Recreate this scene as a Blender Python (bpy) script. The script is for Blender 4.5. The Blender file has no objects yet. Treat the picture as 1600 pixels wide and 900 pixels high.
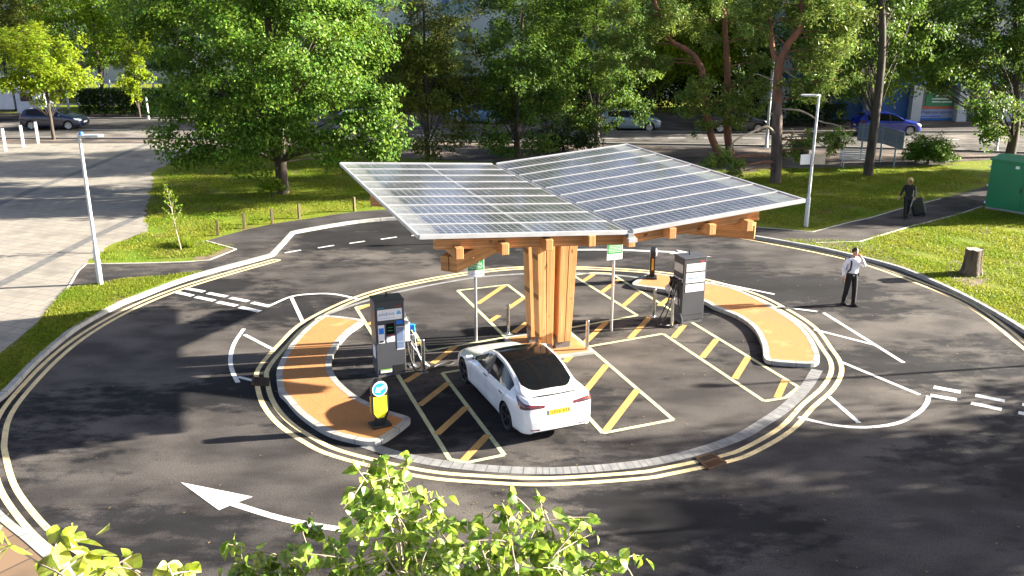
import bpy, bmesh, math, random
import numpy as np
from mathutils import Vector, Matrix
from mathutils.geometry import tessellate_polygon
from mathutils.bvhtree import BVHTree

random.seed(7)
rng = np.random.default_rng(7)
scene = bpy.context.scene
col = scene.collection
R = math.radians

# ------------------------------------------------------------------ camera
FPX, CH = 1420.0, 8.8                       # focal length in photo pixels, camera height
TH = math.atan(450 / FPX)
CT, ST = math.cos(TH), math.sin(TH)
AZ = R(-20.07)                              # heading of canopy, bays, car
ROT = -AZ

def ray(x, y):
    a, b = (x - 800) / FPX, (450 - y) / FPX
    return Vector((a, CT + b * ST, -ST + b * CT))

def G(x, y, z=0.0):                         # survey point: photo pixel -> place on the level z
    r = ray(x, y)
    t = (z - CH) / r.z
    return Vector((r.x * t, r.y * t, z))

def A(x, y, Y):                             # point of the sight line at distance Y
    r = ray(x, y)
    t = Y / r.y
    return Vector((r.x * t, Y, CH + r.z * t))

cam_d = bpy.data.cameras.new("camera")
cam = bpy.data.objects.new("camera", cam_d)
col.objects.link(cam)
cam.location = (0, 0, CH)
cam.rotation_euler = (R(90) - TH, 0, 0)
cam_d.sensor_width = 36
cam_d.lens = 36 * FPX / 1600
cam_d.clip_start = 0.05
cam_d.clip_end = 2000
scene.camera = cam

# ------------------------------------------------------------------ light
SUN_EL, SUN_AZ = R(17.6), R(9)              # azimuth measured from +X towards +Y
world = bpy.data.worlds.new("World")
scene.world = world
world.use_nodes = True
wn = world.node_tree.nodes
sky = wn.new("ShaderNodeTexSky")
sky.sky_type = 'NISHITA'
sky.sun_disc = False
sky.sun_elevation = SUN_EL
sky.sun_rotation = R(90) - SUN_AZ
sky.air_density = 0.4
sky.dust_density = 1.5
sky.ozone_density = 0.8
bg = wn["Background"]
bg.inputs[1].default_value = 0.063
soft = wn.new("ShaderNodeHueSaturation")                    # a slightly hazy, less blue sky
soft.inputs["Saturation"].default_value = .80
world.node_tree.links.new(sky.outputs[0], soft.inputs["Color"])
world.node_tree.links.new(soft.outputs[0], bg.inputs[0])
sd = bpy.data.lights.new("sun", 'SUN')
sd.energy = 5.0
sd.angle = R(0.5)
sd.color = (1.0, 0.93, 0.80)
so = bpy.data.objects.new("sun", sd)
col.objects.link(so)
to_sun = Vector((math.cos(SUN_AZ) * math.cos(SUN_EL), math.sin(SUN_AZ) * math.cos(SUN_EL), math.sin(SUN_EL)))
so.rotation_euler = to_sun.to_track_quat('Z', 'Y').to_euler()
so.location = to_sun * 100

vs = scene.view_settings
vs.view_transform = 'Standard'
vs.look = 'None'
vs.exposure = 2.8
vs.gamma = 1.0
scene.render.engine = 'CYCLES'
scene.cycles.max_bounces = 8
scene.cycles.transparent_max_bounces = 16
scene.cycles.use_denoising = True

# ------------------------------------------------------------------ materials
def newmat(name):
    m = bpy.data.materials.new(name)
    m.use_nodes = True
    return m, m.node_tree.nodes, m.node_tree.links, m.node_tree.nodes["Principled BSDF"]

def noise_mix(n, l, c1, c2, scale, detail=4, lo=.35, hi=.65, coord='Object', src=None, stretch=None):
    tc = n.new("ShaderNodeTexCoord")
    nt = n.new("ShaderNodeTexNoise")
    nt.inputs["Scale"].default_value = scale
    nt.inputs["Detail"].default_value = detail
    if stretch:
        mp = n.new("ShaderNodeMapping")
        mp.inputs["Scale"].default_value = stretch
        l.new(tc.outputs[coord], mp.inputs[0])
        l.new(mp.outputs[0], nt.inputs["Vector"])
    else:
        l.new(tc.outputs[coord], nt.inputs["Vector"])
    mr = n.new("ShaderNodeMapRange")
    mr.inputs[1].default_value = lo
    mr.inputs[2].default_value = hi
    l.new(nt.outputs[0], mr.inputs[0])
    mx = n.new("ShaderNodeMix")
    mx.data_type = 'RGBA'
    l.new(mr.outputs[0], mx.inputs[0])
    for c, i in ((c1, 6), (c2, 7)):
        if isinstance(c, tuple):
            mx.inputs[i].default_value = (*c, 1)
        else:
            l.new(c, mx.inputs[i])
    return mx.outputs[2], mr.outputs[0]

def bump(n, l, b, scale, dist, strength=.6, coord='Object'):
    tc = n.new("ShaderNodeTexCoord")
    nt = n.new("ShaderNodeTexNoise")
    nt.inputs["Scale"].default_value = scale
    nt.inputs["Detail"].default_value = 3
    l.new(tc.outputs[coord], nt.inputs["Vector"])
    bp = n.new("ShaderNodeBump")
    bp.inputs["Strength"].default_value = strength
    bp.inputs["Distance"].default_value = dist
    l.new(nt.outputs[0], bp.inputs["Height"])
    l.new(bp.outputs[0], b.inputs["Normal"])

def M(name, c, rough=.6, metal=0., c2=None, scale=4., bmp=0., bscale=80., coat=0., spec=.5, lo=.35, hi=.65, stretch=None):
    m, n, l, b = newmat(name)
    b.inputs["Roughness"].default_value = rough
    b.inputs["Metallic"].default_value = metal
    b.inputs["Coat Weight"].default_value = coat
    b.inputs["Coat Roughness"].default_value = .04
    b.inputs["Specular IOR Level"].default_value = spec
    if c2 is None:
        c2 = tuple(v * .82 for v in c)
    o, _ = noise_mix(n, l, c, c2, scale, lo=lo, hi=hi, stretch=stretch)
    l.new(o, b.inputs["Base Color"])
    if bmp:
        bump(n, l, b, bscale, bmp)
    return m

def asphalt(name, base, pale, dark, wet=1.0, amount=.5):
    """tarmac: pale dusty areas, ragged dark damp stains, fine chippings"""
    m, n, l, b = newmat(name)
    a, _ = noise_mix(n, l, base, pale, .12, 7, .42, .58)
    tc = n.new("ShaderNodeTexCoord"); mp = n.new("ShaderNodeMapping")
    mp.inputs["Scale"].default_value = (.55, 1, 1)
    l.new(tc.outputs["Object"], mp.inputs[0])
    big = n.new("ShaderNodeTexNoise"); big.inputs["Scale"].default_value = .20; big.inputs["Detail"].default_value = 4
    fin = n.new("ShaderNodeTexNoise"); fin.inputs["Scale"].default_value = 3.2; fin.inputs["Detail"].default_value = 8; fin.inputs["Roughness"].default_value = .7
    l.new(mp.outputs[0], big.inputs["Vector"]); l.new(mp.outputs[0], fin.inputs["Vector"])
    ad = n.new("ShaderNodeMath"); ad.operation = 'MULTIPLY_ADD'; ad.inputs[1].default_value = .34
    l.new(fin.outputs[0], ad.inputs[0]); l.new(big.outputs[0], ad.inputs[2])
    mr = n.new("ShaderNodeMapRange"); mr.inputs[1].default_value = .655; mr.inputs[2].default_value = .72; mr.inputs[4].default_value = wet
    l.new(ad.outputs[0], mr.inputs[0])
    st = n.new("ShaderNodeMix"); st.data_type = 'RGBA'
    l.new(mr.outputs[0], st.inputs[0]); l.new(a, st.inputs[6]); st.inputs[7].default_value = (*dark, 1)
    g, _ = noise_mix(n, l, (.55, .55, .55), (1.45, 1.45, 1.45), 38, 3, .3, .7)
    mx = n.new("ShaderNodeMix"); mx.data_type = 'RGBA'; mx.blend_type = 'MULTIPLY'; mx.inputs[0].default_value = 1
    mo, _ = noise_mix(n, l, (.62, .60, .60), (1.30, 1.28, 1.25), 1.1, 8, .38, .62, stretch=(.6, 1, 1))    # mottling
    m2 = n.new("ShaderNodeMix"); m2.data_type = 'RGBA'; m2.blend_type = 'MULTIPLY'; m2.inputs[0].default_value = 1
    l.new(st.outputs[2], m2.inputs[6]); l.new(mo, m2.inputs[7])
    l.new(m2.outputs[2], mx.inputs[6]); l.new(g, mx.inputs[7])
    l.new(mx.outputs[2], b.inputs["Base Color"])
    b.inputs["Roughness"].default_value = .85
    b.inputs["Specular IOR Level"].default_value = .2
    bump(n, l, b, 130, .006, .7)
    return m

def roadpaint(name, c, wear=.5):
    """thermoplastic line paint, thinly worn through to the tarmac in specks"""
    m, n, l, b = newmat(name)
    a, _ = noise_mix(n, l, c, tuple(v * .80 for v in c), 2.2, 5, .40, .65)
    a, _ = noise_mix(n, l, a, (.10, .09, .08), 16, 6, .60 - .04 * wear, .74)
    l.new(a, b.inputs["Base Color"])
    b.inputs["Roughness"].default_value = .65
    b.inputs["Specular IOR Level"].default_value = .3
    bump(n, l, b, 120, .003, .5)
    return m

def leafmat(name, c, c2, trans=.45, scale=.9, sheen=.10):
    m, n, l, b = newmat(name)
    a, _ = noise_mix(n, l, c, c2, scale, 3, .36, .64)
    a, _ = noise_mix(n, l, a, tuple(v * .55 for v in c), 9, 2, .5, .75)
    ge = n.new("ShaderNodeNewGeometry")                       # every leaf its own tone
    mv = n.new("ShaderNodeMapRange"); mv.inputs[3].default_value = .55; mv.inputs[4].default_value = 1.5
    mh = n.new("ShaderNodeMapRange"); mh.inputs[3].default_value = .475; mh.inputs[4].default_value = .520
    wn2 = n.new("ShaderNodeTexWhiteNoise"); wn2.noise_dimensions = '1D'
    l.new(ge.outputs["Random Per Island"], mv.inputs[0]); l.new(ge.outputs["Random Per Island"], wn2.inputs["W"]); l.new(wn2.outputs[0], mh.inputs[0])
    hv = n.new("ShaderNodeHueSaturation"); l.new(mv.outputs[0], hv.inputs["Value"]); l.new(mh.outputs[0], hv.inputs["Hue"]); l.new(a, hv.inputs["Color"])
    a = hv.outputs[0]
    l.new(a, b.inputs["Base Color"])
    b.inputs["Roughness"].default_value = .45
    b.inputs["Specular IOR Level"].default_value = sheen
    t = n.new("ShaderNodeBsdfTranslucent")
    hs = n.new("ShaderNodeHueSaturation")
    hs.inputs["Value"].default_value = 1.7
    hs.inputs["Hue"].default_value = .485
    l.new(a, hs.inputs["Color"])
    l.new(hs.outputs[0], t.inputs[0])
    ms = n.new("ShaderNodeMixShader")
    ms.inputs[0].default_value = trans
    l.new(b.outputs[0], ms.inputs[1]); l.new(t.outputs[0], ms.inputs[2])
    l.new(ms.outputs[0], n["Material Output"].inputs[0])
    return m

def wood(name, c, c2, axis=(1, 1, .04), lam=None, pitch=.045):
    m, n, l, b = newmat(name)
    a, _ = noise_mix(n, l, c, c2, 14, 5, .33, .68, stretch=axis)
    a, _ = noise_mix(n, l, a, tuple(v * .62 for v in c2), 1.1, 5, .52, .78)                     # weather stains
    k, _ = noise_mix(n, l, a, tuple(v * .35 for v in c2), 7, 2, .69, .74, stretch=tuple(max(v, .45) for v in axis))   # knots
    out = k
    if lam is not None:                                                                      # glue lines between the laminations
        tc = n.new("ShaderNodeTexCoord"); sp = n.new("ShaderNodeSeparateXYZ"); l.new(tc.outputs["Object"], sp.inputs[0])
        pp = n.new("ShaderNodeMath"); pp.operation = 'PINGPONG'; pp.inputs[1].default_value = pitch / 2; l.new(sp.outputs[lam], pp.inputs[0])
        lt = n.new("ShaderNodeMath"); lt.operation = 'LESS_THAN'; lt.inputs[1].default_value = .0028; l.new(pp.outputs[0], lt.inputs[0])
        fl = n.new("ShaderNodeMath"); fl.operation = 'SNAP'; fl.inputs[1].default_value = pitch; l.new(sp.outputs[lam], fl.inputs[0])
        wn_ = n.new("ShaderNodeTexWhiteNoise"); wn_.noise_dimensions = '1D'; l.new(fl.outputs[0], wn_.inputs["W"])
        mr = n.new("ShaderNodeMapRange"); mr.inputs[3].default_value = .78; mr.inputs[4].default_value = 1.12; l.new(wn_.outputs[0], mr.inputs[0])
        hv = n.new("ShaderNodeHueSaturation"); l.new(mr.outputs[0], hv.inputs["Value"]); l.new(k, hv.inputs["Color"])
        mx = n.new("ShaderNodeMix"); mx.data_type = 'RGBA'; l.new(lt.outputs[0], mx.inputs[0]); l.new(hv.outputs[0], mx.inputs[6]); mx.inputs[7].default_value = (*[v * .45 for v in c2], 1)
        out = mx.outputs[2]
    l.new(out, b.inputs["Base Color"])
    b.inputs["Roughness"].default_value = .7
    b.inputs["Specular IOR Level"].default_value = .3
    return m

# ------------------------------------------------------------------ mesh building
class MB:
    def __init__(s):
        s.v, s.f, s.mi = [], [], []

    def add(s, vs_, fs, mi=0):
        o = len(s.v)
        s.v += [tuple(p) for p in vs_]
        s.f += [tuple(i + o for i in f) for f in fs]
        s.mi += [mi] * len(fs)
        return s

    def box(s, c, d, rz=0, rot=None, mi=0):
        m = rot if rot else Matrix.Rotation(rz, 3, 'Z')
        c = Vector(c)
        p = [c + m @ Vector((x * d[0] / 2, y * d[1] / 2, z * d[2] / 2)) for z in (-1, 1) for y in (-1, 1) for x in (-1, 1)]
        return s.add(p, [(0, 2, 3, 1), (4, 5, 7, 6), (0, 1, 5, 4), (2, 6, 7, 3), (0, 4, 6, 2), (1, 3, 7, 5)], mi)

    def beam(s, a, b, w, h, up=(0, 0, 1), w2=None, h2=None, mi=0):
        a, b = Vector(a), Vector(b)
        d = (b - a).normalized()
        sx = d.cross(Vector(up)).normalized()
        sz = sx.cross(d)
        w2 = w if w2 is None else w2; h2 = h if h2 is None else h2
        p = []
        for q, ww, hh in ((a, w, h), (b, w2, h2)):
            p += [q + sx * (-ww / 2) - sz * hh / 2, q + sx * (ww / 2) - sz * hh / 2, q + sx * (ww / 2) + sz * hh / 2, q - sx * (ww / 2) + sz * hh / 2]
        return s.add(p, [(3, 2, 1, 0), (4, 5, 6, 7), (0, 1, 5, 4), (1, 2, 6, 5), (2, 3, 7, 6), (3, 0, 4, 7)], mi)

    def tube(s, pts, rad, n=8, cap=True, mi=0):
        pts = [Vector(p) for p in pts]
        if not hasattr(rad, '__len__'):
            rad = [rad] * len(pts)
        o = len(s.v)
        ref = Vector((0, 0, 1))
        d0 = (pts[1] - pts[0]).normalized()
        if abs(d0.z) > .9:
            ref = Vector((1, 0, 0))
        for i, p in enumerate(pts):
            d = (pts[min(i + 1, len(pts) - 1)] - pts[max(i - 1, 0)]).normalized()
            x = (ref - d * ref.dot(d))
            if x.length < 1e-4:
                x = d.orthogonal()
            x.normalize()
            ref = x
            y = d.cross(x)
            for k in range(n):
                a = 2 * math.pi * k / n
                s.v.append(tuple(p + (x * math.cos(a) + y * math.sin(a)) * rad[i]))
        for i in range(len(pts) - 1):
            for k in range(n):
                a, b = o + i * n + k, o + i * n + (k + 1) % n
                s.f.append((a, b, b + n, a + n)); s.mi.append(mi)
        if cap:
            s.f.append(tuple(o + k for k in reversed(range(n)))); s.mi.append(mi)
            s.f.append(tuple(o + (len(pts) - 1) * n + k for k in range(n))); s.mi.append(mi)
        return s

    def cyl(s, a, b, r, r2=None, n=16, mi=0):
        return s.tube([a, b], [r, r if r2 is None else r2], n, True, mi)

    def lathe(s, prof, n=24, mat=None, mi=0):
        """profile of (radius, height) turned about z, then moved by the matrix"""
        o = len(s.v)
        mat = mat or Matrix.Identity(4)
        for r, z in prof:
            for k in range(n):
                a = 2 * math.pi * k / n
                s.v.append(tuple(mat @ Vector((r * math.cos(a), r * math.sin(a), z))))
        for i in range(len(prof) - 1):
            for k in range(n):
                a, b = o + i * n + k, o + i * n + (k + 1) % n
                s.f.append((a, b, b + n, a + n)); s.mi.append(mi)
        return s

    def poly(s, pts, mi=0):
        pts = [Vector(p) for p in pts]
        tri = tessellate_polygon([pts])
        out = []
        for t in tri:
            a, b, c = (pts[i] for i in t)
            nz = (b - a).cross(c - a).z
            out.append(tuple(t) if nz >= 0 else tuple(reversed(t)))
        return s.add(pts, out, mi)

    def prism(s, pts, z0, z1, mi=0):
        """closed outline of (x, y) points raised from z0 to z1"""
        p = [Vector((q[0], q[1], z1)) for q in pts]
        area = sum(p[i].x * p[(i + 1) % len(p)].y - p[(i + 1) % len(p)].x * p[i].y for i in range(len(p)))
        if area < 0:
            p.reverse()
        n = len(p)
        s.poly(p, mi)
        lo = [(q.x, q.y, z0) for q in p]
        s.add(lo + [tuple(q) for q in p], [(i, (i + 1) % n, n + (i + 1) % n, n + i) for i in range(n)], mi)
        return s

    def build(s, name, mat=None, parent=None, smooth=False, bevel=0., world=False, sharp=35, solid=None):
        me = bpy.data.meshes.new(name)
        me.from_pydata(s.v, [], s.f)
        mats = mat if isinstance(mat, (list, tuple)) else [mat]
        for m in mats:
            me.materials.append(m)
        if len(mats) > 1:
            me.polygons.foreach_set("material_index", s.mi)
        me.update()
        if smooth:
            me.polygons.foreach_set("use_smooth", [True] * len(me.polygons))
            try:
                me.set_sharp_from_angle(angle=R(sharp))
            except Exception:
                pass
        o = bpy.data.objects.new(name, me)
        col.objects.link(o)
        if parent:
            o.parent = parent
            if world:
                o.matrix_parent_inverse = parent.matrix_basis.inverted()
        if bevel:
            md = o.modifiers.new("bevel", 'BEVEL')
            md.width = bevel; md.segments = 2; md.limit_method = 'ANGLE'; md.angle_limit = R(40)
        return o

def np_mesh(name, verts, nper, mat, parent=None, world=False, smooth=False):
    """many equal polygons of nper corners, corners given in order"""
    verts = np.ascontiguousarray(verts, dtype=np.float32).reshape(-1, 3)
    nv = len(verts); nf = nv // nper
    me = bpy.data.meshes.new(name)
    me.vertices.add(nv); me.vertices.foreach_set("co", verts.ravel())
    me.loops.add(nv); me.loops.foreach_set("vertex_index", np.arange(nv, dtype=np.int32))
    me.polygons.add(nf)
    me.polygons.foreach_set("loop_start", np.arange(0, nv, nper, dtype=np.int32))
    me.polygons.foreach_set("loop_total", np.full(nf, nper, dtype=np.int32))
    me.materials.append(mat)
    me.update(calc_edges=True)
    o = bpy.data.objects.new(name, me)
    col.objects.link(o)
    if parent:
        o.parent = parent
        if world:
            o.matrix_parent_inverse = parent.matrix_basis.inverted()
    return o

def tag(o, label, cat, group=None, kind=None):
    o['label'] = label; o['category'] = cat
    if group: o['group'] = group
    if kind: o['kind'] = kind
    return o

def thing(name, label, cat, loc=(0, 0, 0), rz=0, group=None):
    o = bpy.data.objects.new(name, None)
    col.objects.link(o)
    o.location = loc; o.rotation_euler = (0, 0, rz)
    o.empty_display_size = .2
    bpy.context.view_layer.update()
    return tag(o, label, cat, group)

def dup(root, loc, rz, label, group=None, scale=None):
    r = root.copy(); col.objects.link(r)
    r.location = loc; r.rotation_euler = (0, 0, rz)
    if scale: r.scale = scale
    r['label'] = label
    if group: r['group'] = group
    for ch in list(root.children):
        c = ch.copy(); col.objects.link(c); c.parent = r
        for g in list(ch.children):
            d = g.copy(); col.objects.link(d); d.parent = c
    return r

def text(name, body, size, mat, parent, loc, rot, ext=.002, align='CENTER', sx=1.0):
    cu = bpy.data.curves.new(name, 'FONT')
    cu.body = body; cu.size = size; cu.extrude = ext
    cu.align_x = align; cu.align_y = 'CENTER'
    tmp = bpy.data.objects.new(name, cu)
    col.objects.link(tmp)
    me = bpy.data.meshes.new_from_object(tmp.evaluated_get(bpy.context.evaluated_depsgraph_get()))
    bpy.data.objects.remove(tmp)
    me.materials.clear(); me.materials.append(mat)
    o = bpy.data.objects.new(name, me)
    col.objects.link(o)
    o.parent = parent
    o.location = loc; o.rotation_euler = rot; o.scale = (sx, 1, 1)
    return o

def smoothline(pts, closed=False, n=6):
    pts = [Vector(p) for p in pts]
    out = []
    m = len(pts)
    for i in range(m if closed else m - 1):
        if closed:
            p0, p1, p2, p3 = (pts[(i + k) % m] for k in (-1, 0, 1, 2))
        else:
            p0, p1, p2, p3 = pts[max(i - 1, 0)], pts[i], pts[i + 1], pts[min(i + 2, m - 1)]
        for k in range(n):
            t = k / n
            out.append(.5 * ((2 * p1) + (p2 - p0) * t + (2 * p0 - 5 * p1 + 4 * p2 - p3) * t * t + (3 * p1 - p0 - 3 * p2 + p3) * t ** 3))
    if not closed:
        out.append(pts[-1])
    return out

def offset(pts, d, closed=False):
    """sideways copy of a flat line, d > 0 to its left"""
    out = []
    m = len(pts)
    for i, p in enumerate(pts):
        a = pts[(i - 1) % m] if closed or i > 0 else p
        b = pts[(i + 1) % m] if closed or i < m - 1 else p
        t = Vector((b.x - a.x, b.y - a.y, 0)).normalized()
        out.append(Vector((p.x - t.y * d, p.y + t.x * d, p.z)))
    return out

def strip(mb, pts, d0, d1, z, closed=False, z0=None):
    a, b = offset(pts, d0, closed), offset(pts, d1, closed)
    n = len(a)
    for q in a + b:
        q.z = z
    rng_ = range(n if closed else n - 1)
    fs = [(i, n + i, n + (i + 1) % n, (i + 1) % n) for i in rng_]
    if d0 < d1:
        fs = [tuple(reversed(f)) for f in fs]
    mb.add(a + b, fs)
    if z0 is not None:
        lo = [Vector((q.x, q.y, z0)) for q in a + b]
        f2 = []
        for i in rng_:
            j = (i + 1) % n
            f2.append((i, j, 2 * n + j, 2 * n + i)); f2.append((n + j, n + i, 3 * n + i, 3 * n + j))
        mb.add(a + b + lo, f2)
    return mb

def gp(pts, z=0.):
    return [G(x, y, z) for x, y in pts]

def inside(px, py, poly):
    """boolean array: which points lie inside the polygon"""
    r = np.zeros(len(px), bool)
    n = len(poly)
    for i in range(n):
        x1, y1 = poly[i][0], poly[i][1]; x2, y2 = poly[(i + 1) % n][0], poly[(i + 1) % n][1]
        c = ((y1 > py) != (y2 > py)) & (px < (x2 - x1) * (py - y1) / (y2 - y1 + 1e-12) + x1)
        r ^= c
    return r
# ================================================================== GROUND
m_asph = asphalt("asphalt_ring", (.047, .0425, .041), (.082, .073, .066), (.0135, .013, .0145))
m_asph2 = asphalt("asphalt_path", (.045, .041, .041), (.075, .066, .060), (.030, .028, .028))
m_street = asphalt("asphalt_street", (.11, .10, .092), (.16, .145, .13), (.075, .07, .066))
m_walk = asphalt("street_pavement_surface", (.11, .090, .078), (.17, .135, .11), (.07, .062, .06))
m_kerb = M("concrete_kerb", (.34, .33, .30), .85, c2=(.24, .235, .22), scale=3, bmp=.004, bscale=60)
m_edge = M("concrete_edging", (.50, .48, .42), .85, c2=(.36, .34, .30), scale=6)
m_white = roadpaint("white_road_paint", (.70, .70, .67))
m_yellow = roadpaint("yellow_road_paint", (.76, .60, .31))
m_cream = roadpaint("cream_bay_paint", (.52, .52, .30))
m_amber = roadpaint("amber_bay_paint", (.52, .30, .095))
def resinmat():
    m, n, l, b = newmat("orange_resin_gravel")
    a, _ = noise_mix(n, l, (.47, .225, .084), (.34, .145, .048), 60, 3, .36, .64)
    a, _ = noise_mix(n, l, a, (.31, .165, .075), .75, 7, .55, .75)                # grime and tyre scuffs
    a, _ = noise_mix(n, l, a, (.49, .26, .11), 1.6, 5, .58, .75)
    l.new(a, b.inputs["Base Color"]); b.inputs["Roughness"].default_value = .85; b.inputs["Specular IOR Level"].default_value = .25
    bump(n, l, b, 150, .008, .9)
    return m
m_resin = resinmat()
m_joint = M("dark_joint", (.07, .065, .06), .95)
def joints(line, d0, d1, z0, z1, step, label, closed=False):
    """open joints between the kerb stones"""
    mb = MB(); acc = 0.
    n_ = len(line)
    for i in range(n_ if closed else n_ - 1):
        a, b = line[i], line[(i + 1) % n_]
        seg = (b - a).length
        while acc < seg:
            p = a.lerp(b, acc / seg); t_ = (b - a).normalized(); nn = Vector((-t_.y, t_.x, 0))
            mb.beam(Vector((p.x, p.y, (z0 + z1) / 2)) + nn * (d0 - .003), Vector((p.x, p.y, (z0 + z1) / 2)) + nn * (d1 + .003), .011, z1 - z0 + .006)
            acc += step
        acc -= seg
    tag(mb.build("kerb_joint", m_joint), label, "kerb", kind='structure')

def grassmat():
    m, n, l, b = newmat("lawn_grass")
    a, _ = noise_mix(n, l, (.130, .195, .012), (.205, .215, .018), .35, 5, .38, .62)
    a, _ = noise_mix(n, l, a, (.170, .125, .050), .55, 7, .54, .66)               # dry, worn earth
    a2, _ = noise_mix(n, l, a, (.070, .115, .007), 14, 4, .48, .70)
    l.new(a2, b.inputs["Base Color"])
    b.inputs["Roughness"].default_value = .9
    b.inputs["Specular IOR Level"].default_value = .15
    bump(n, l, b, 26, .09, 1.0)
    return m
m_grass = grassmat()

def pavermat(name, c, c2, mortar, bw, bh, rot, msize=.012):
    m, n, l, b = newmat(name)
    tc = n.new("ShaderNodeTexCoord"); mp = n.new("ShaderNodeMapping")
    mp.inputs["Rotation"].default_value = (0, 0, rot)
    l.new(tc.outputs["Object"], mp.inputs[0])
    br = n.new("ShaderNodeTexBrick")
    br.inputs["Scale"].default_value = 1
    br.inputs["Brick Width"].default_value = bw; br.inputs["Row Height"].default_value = bh
    br.inputs["Mortar Size"].default_value = msize
    br.inputs["Color1"].default_value = (*c, 1); br.inputs["Color2"].default_value = (*c2, 1)
    br.inputs["Mortar"].default_value = (*mortar, 1)
    l.new(mp.outputs[0], br.inputs["Vector"])
    a, _ = noise_mix(n, l, br.outputs[0], tuple(v * .62 for v in c2), .8, 6, .50, .75)
    l.new(a, b.inputs["Base Color"])
    b.inputs["Roughness"].default_value = .85
    return m
m_plaza = pavermat("plaza_block_paving", (.26, .232, .19), (.215, .195, .165), (.12, .105, .09), .62, .42, R(20))
m_brick = pavermat("brown_slab_paving", (.20, .125, .07), (.15, .095, .055), (.06, .045, .03), .6, .6, R(35), .02)
m_band = M("dark_paving_band", (.13, .125, .12), .8, c2=(.09, .088, .085), scale=6)
m_block = pavermat("grey_block_ring", (.40, .40, .40), (.32, .32, .33), (.12, .12, .12), .11, .5, 0)
m_earth = M("earth", (.16, .115, .07), .95, c2=(.09, .07, .04), scale=2, bmp=.02, bscale=20)

# base earth far and wide
MB().poly([(-400, -150, -.06), (400, -150, -.06), (400, 500, -.06), (-400, 500, -.06)]).build("ground", m_earth)
tag(bpy.data.objects["ground"], "bare brown earth under and beyond everything out to the horizon", "ground", kind='structure')

# kerb line of the roundabout (road edge), from the bottom left round the back to the right
kerb_px = [(330, 985), (180, 935), (100, 886), (50, 845), (0, 803), (-60, 730), (-75, 690), (-45, 660), (11, 620), (55, 573), (100, 533), (133, 509), (189, 479),
           (222, 466), (270, 447), (324, 429.5), (400, 409), (428, 401)]
kerb_px2 = [(460, 366), (492, 360), (556, 349.5), (620, 344), (720, 340), (840, 339), (960, 344), (1060, 354), (1120, 364),
            (1177, 373), (1230, 382), (1275, 390), (1320, 400), (1380, 415), (1425, 430), (1512, 470), (1600, 522), (1700, 595), (1760, 660)]
kl = smoothline(gp(kerb_px), n=4) + [G(444, 384)] + smoothline(gp(kerb_px2), n=4)
kout = offset(kl, .15)
road = MB().poly([(-24, -12, 0), (48, -12, 0), (48, 40, 0), (-24, 40, 0)]).build("roundabout_road", m_asph)
tag(road, "dark patchy tarmac of the ring road and the charging bays inside it", "road", kind='structure')

# lawn slab everywhere outside the kerb
lawn_outline = [Vector((p.x, p.y, .10)) for p in kout] + [Vector((60, kout[-1].y + 3, .10)), Vector((75, 58, .10)), Vector((90, 150, .10)), Vector((-150, 150, .10)),
                Vector((-95, 20, .10)), Vector((-60, -14, .10)), Vector((-2, -14, .10))]
lawn = MB().poly(lawn_outline).build("lawn", m_grass)
tag(lawn, "patchy green lawn with worn brown earth around the ring road", "lawn", kind='structure')

mb = MB()
strip(mb, kl, 0, .15, .115, z0=-.02)
kb = mb.build("kerb", m_kerb, bevel=.012)
tag(kb, "pale concrete kerb round the outside of the ring road", "kerb", kind='structure')

joints(kl, 0, .15, 0, .115, .915, "dark joints between the stones of the outer kerb")
# footpath behind the kerb
fp_top = [(104, 453), (122, 423), (135, 412), (215, 411), (287, 409), (327, 406), (369, 389), (322, 376), (354, 367), (386, 358.6), (429, 349), (482, 341.6),
          (552, 331), (605, 327), (680, 322), (800, 318), (950, 325), (1060, 340), (1130, 350), (1200, 356), (1270, 362), (1327, 347), (1360, 340), (1407, 326), (1470, 310),
          (1545, 290), (1640, 268)]
fp_bot = [(1700, 285), (1600, 304), (1535, 322), (1495, 335), (1417, 355), (1344, 377), (1275, 379)]
kz = [Vector((p.x, p.y, .11)) for p in offset(kl, .152)]
i0 = min(range(len(kz)), key=lambda i: (kz[i] - G(324, 427, .11)).length)
i1 = min(range(len(kz)), key=lambda i: (kz[i] - G(1262, 379, .11)).length)
fpoly = gp(fp_top, .112) + gp(fp_bot, .112) + [Vector((p.x, p.y, .112)) for p in reversed(kz[i0:i1 + 1])] + gp([(300, 428.5), (260, 433), (191, 439), (155.6, 444)], .112)
fpth = MB().poly(fpoly).build("footpath", m_asph2)
tag(fpth, "dark tarmac footpath curving behind the kerb and off past the green cabinet", "footpath", kind='structure')
mb = MB()
for ln in (fp_top[1:7], fp_top[6:8], fp_top[18:25], fp_bot[2:7], [(122, 423), (104, 453)]):
    strip(mb, gp(ln, .12), -.035, .035, .122, z0=.09)
tag(mb.build("path_edging", m_edge), "thin pale concrete edging along the footpath", "edging", kind='structure')

# plaza on the left
pl = [(-500, 640), (-120, 600), (0, 556), (44, 529), (58, 511), (78, 487), (104, 453), (122, 423), (135, 411.5), (162, 392), (190, 376), (229, 363), (227, 340), (230, 318), (235, 295), (242, 267),
      (270, 252), (300, 239), (300, 224), (-900, 224)]
plaza_poly = gp(pl, .108)
rag = []
for i in range(len(plaza_poly)):                     # ragged edge where grass grows over the slabs
    a, b = plaza_poly[i], plaza_poly[(i + 1) % len(plaza_poly)]
    rag.append(a)
    if 8 <= i <= 15:
        k = max(2, int((b - a).length / .35))
        for j in range(1, k):
            q = a.lerp(b, j / k); rag.append(q + Vector((random.uniform(-.16, .16), random.uniform(-.05, .05), 0)))
tag(MB().poly(rag).build("plaza", m_plaza), "pale stone block paving of the open square left of the lawn", "paving", kind='structure')
mb = MB()
strip(mb, gp([(-300, 445), (0, 321.5), (130, 269), (232, 227)]), -.22, .22, .113)
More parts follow.
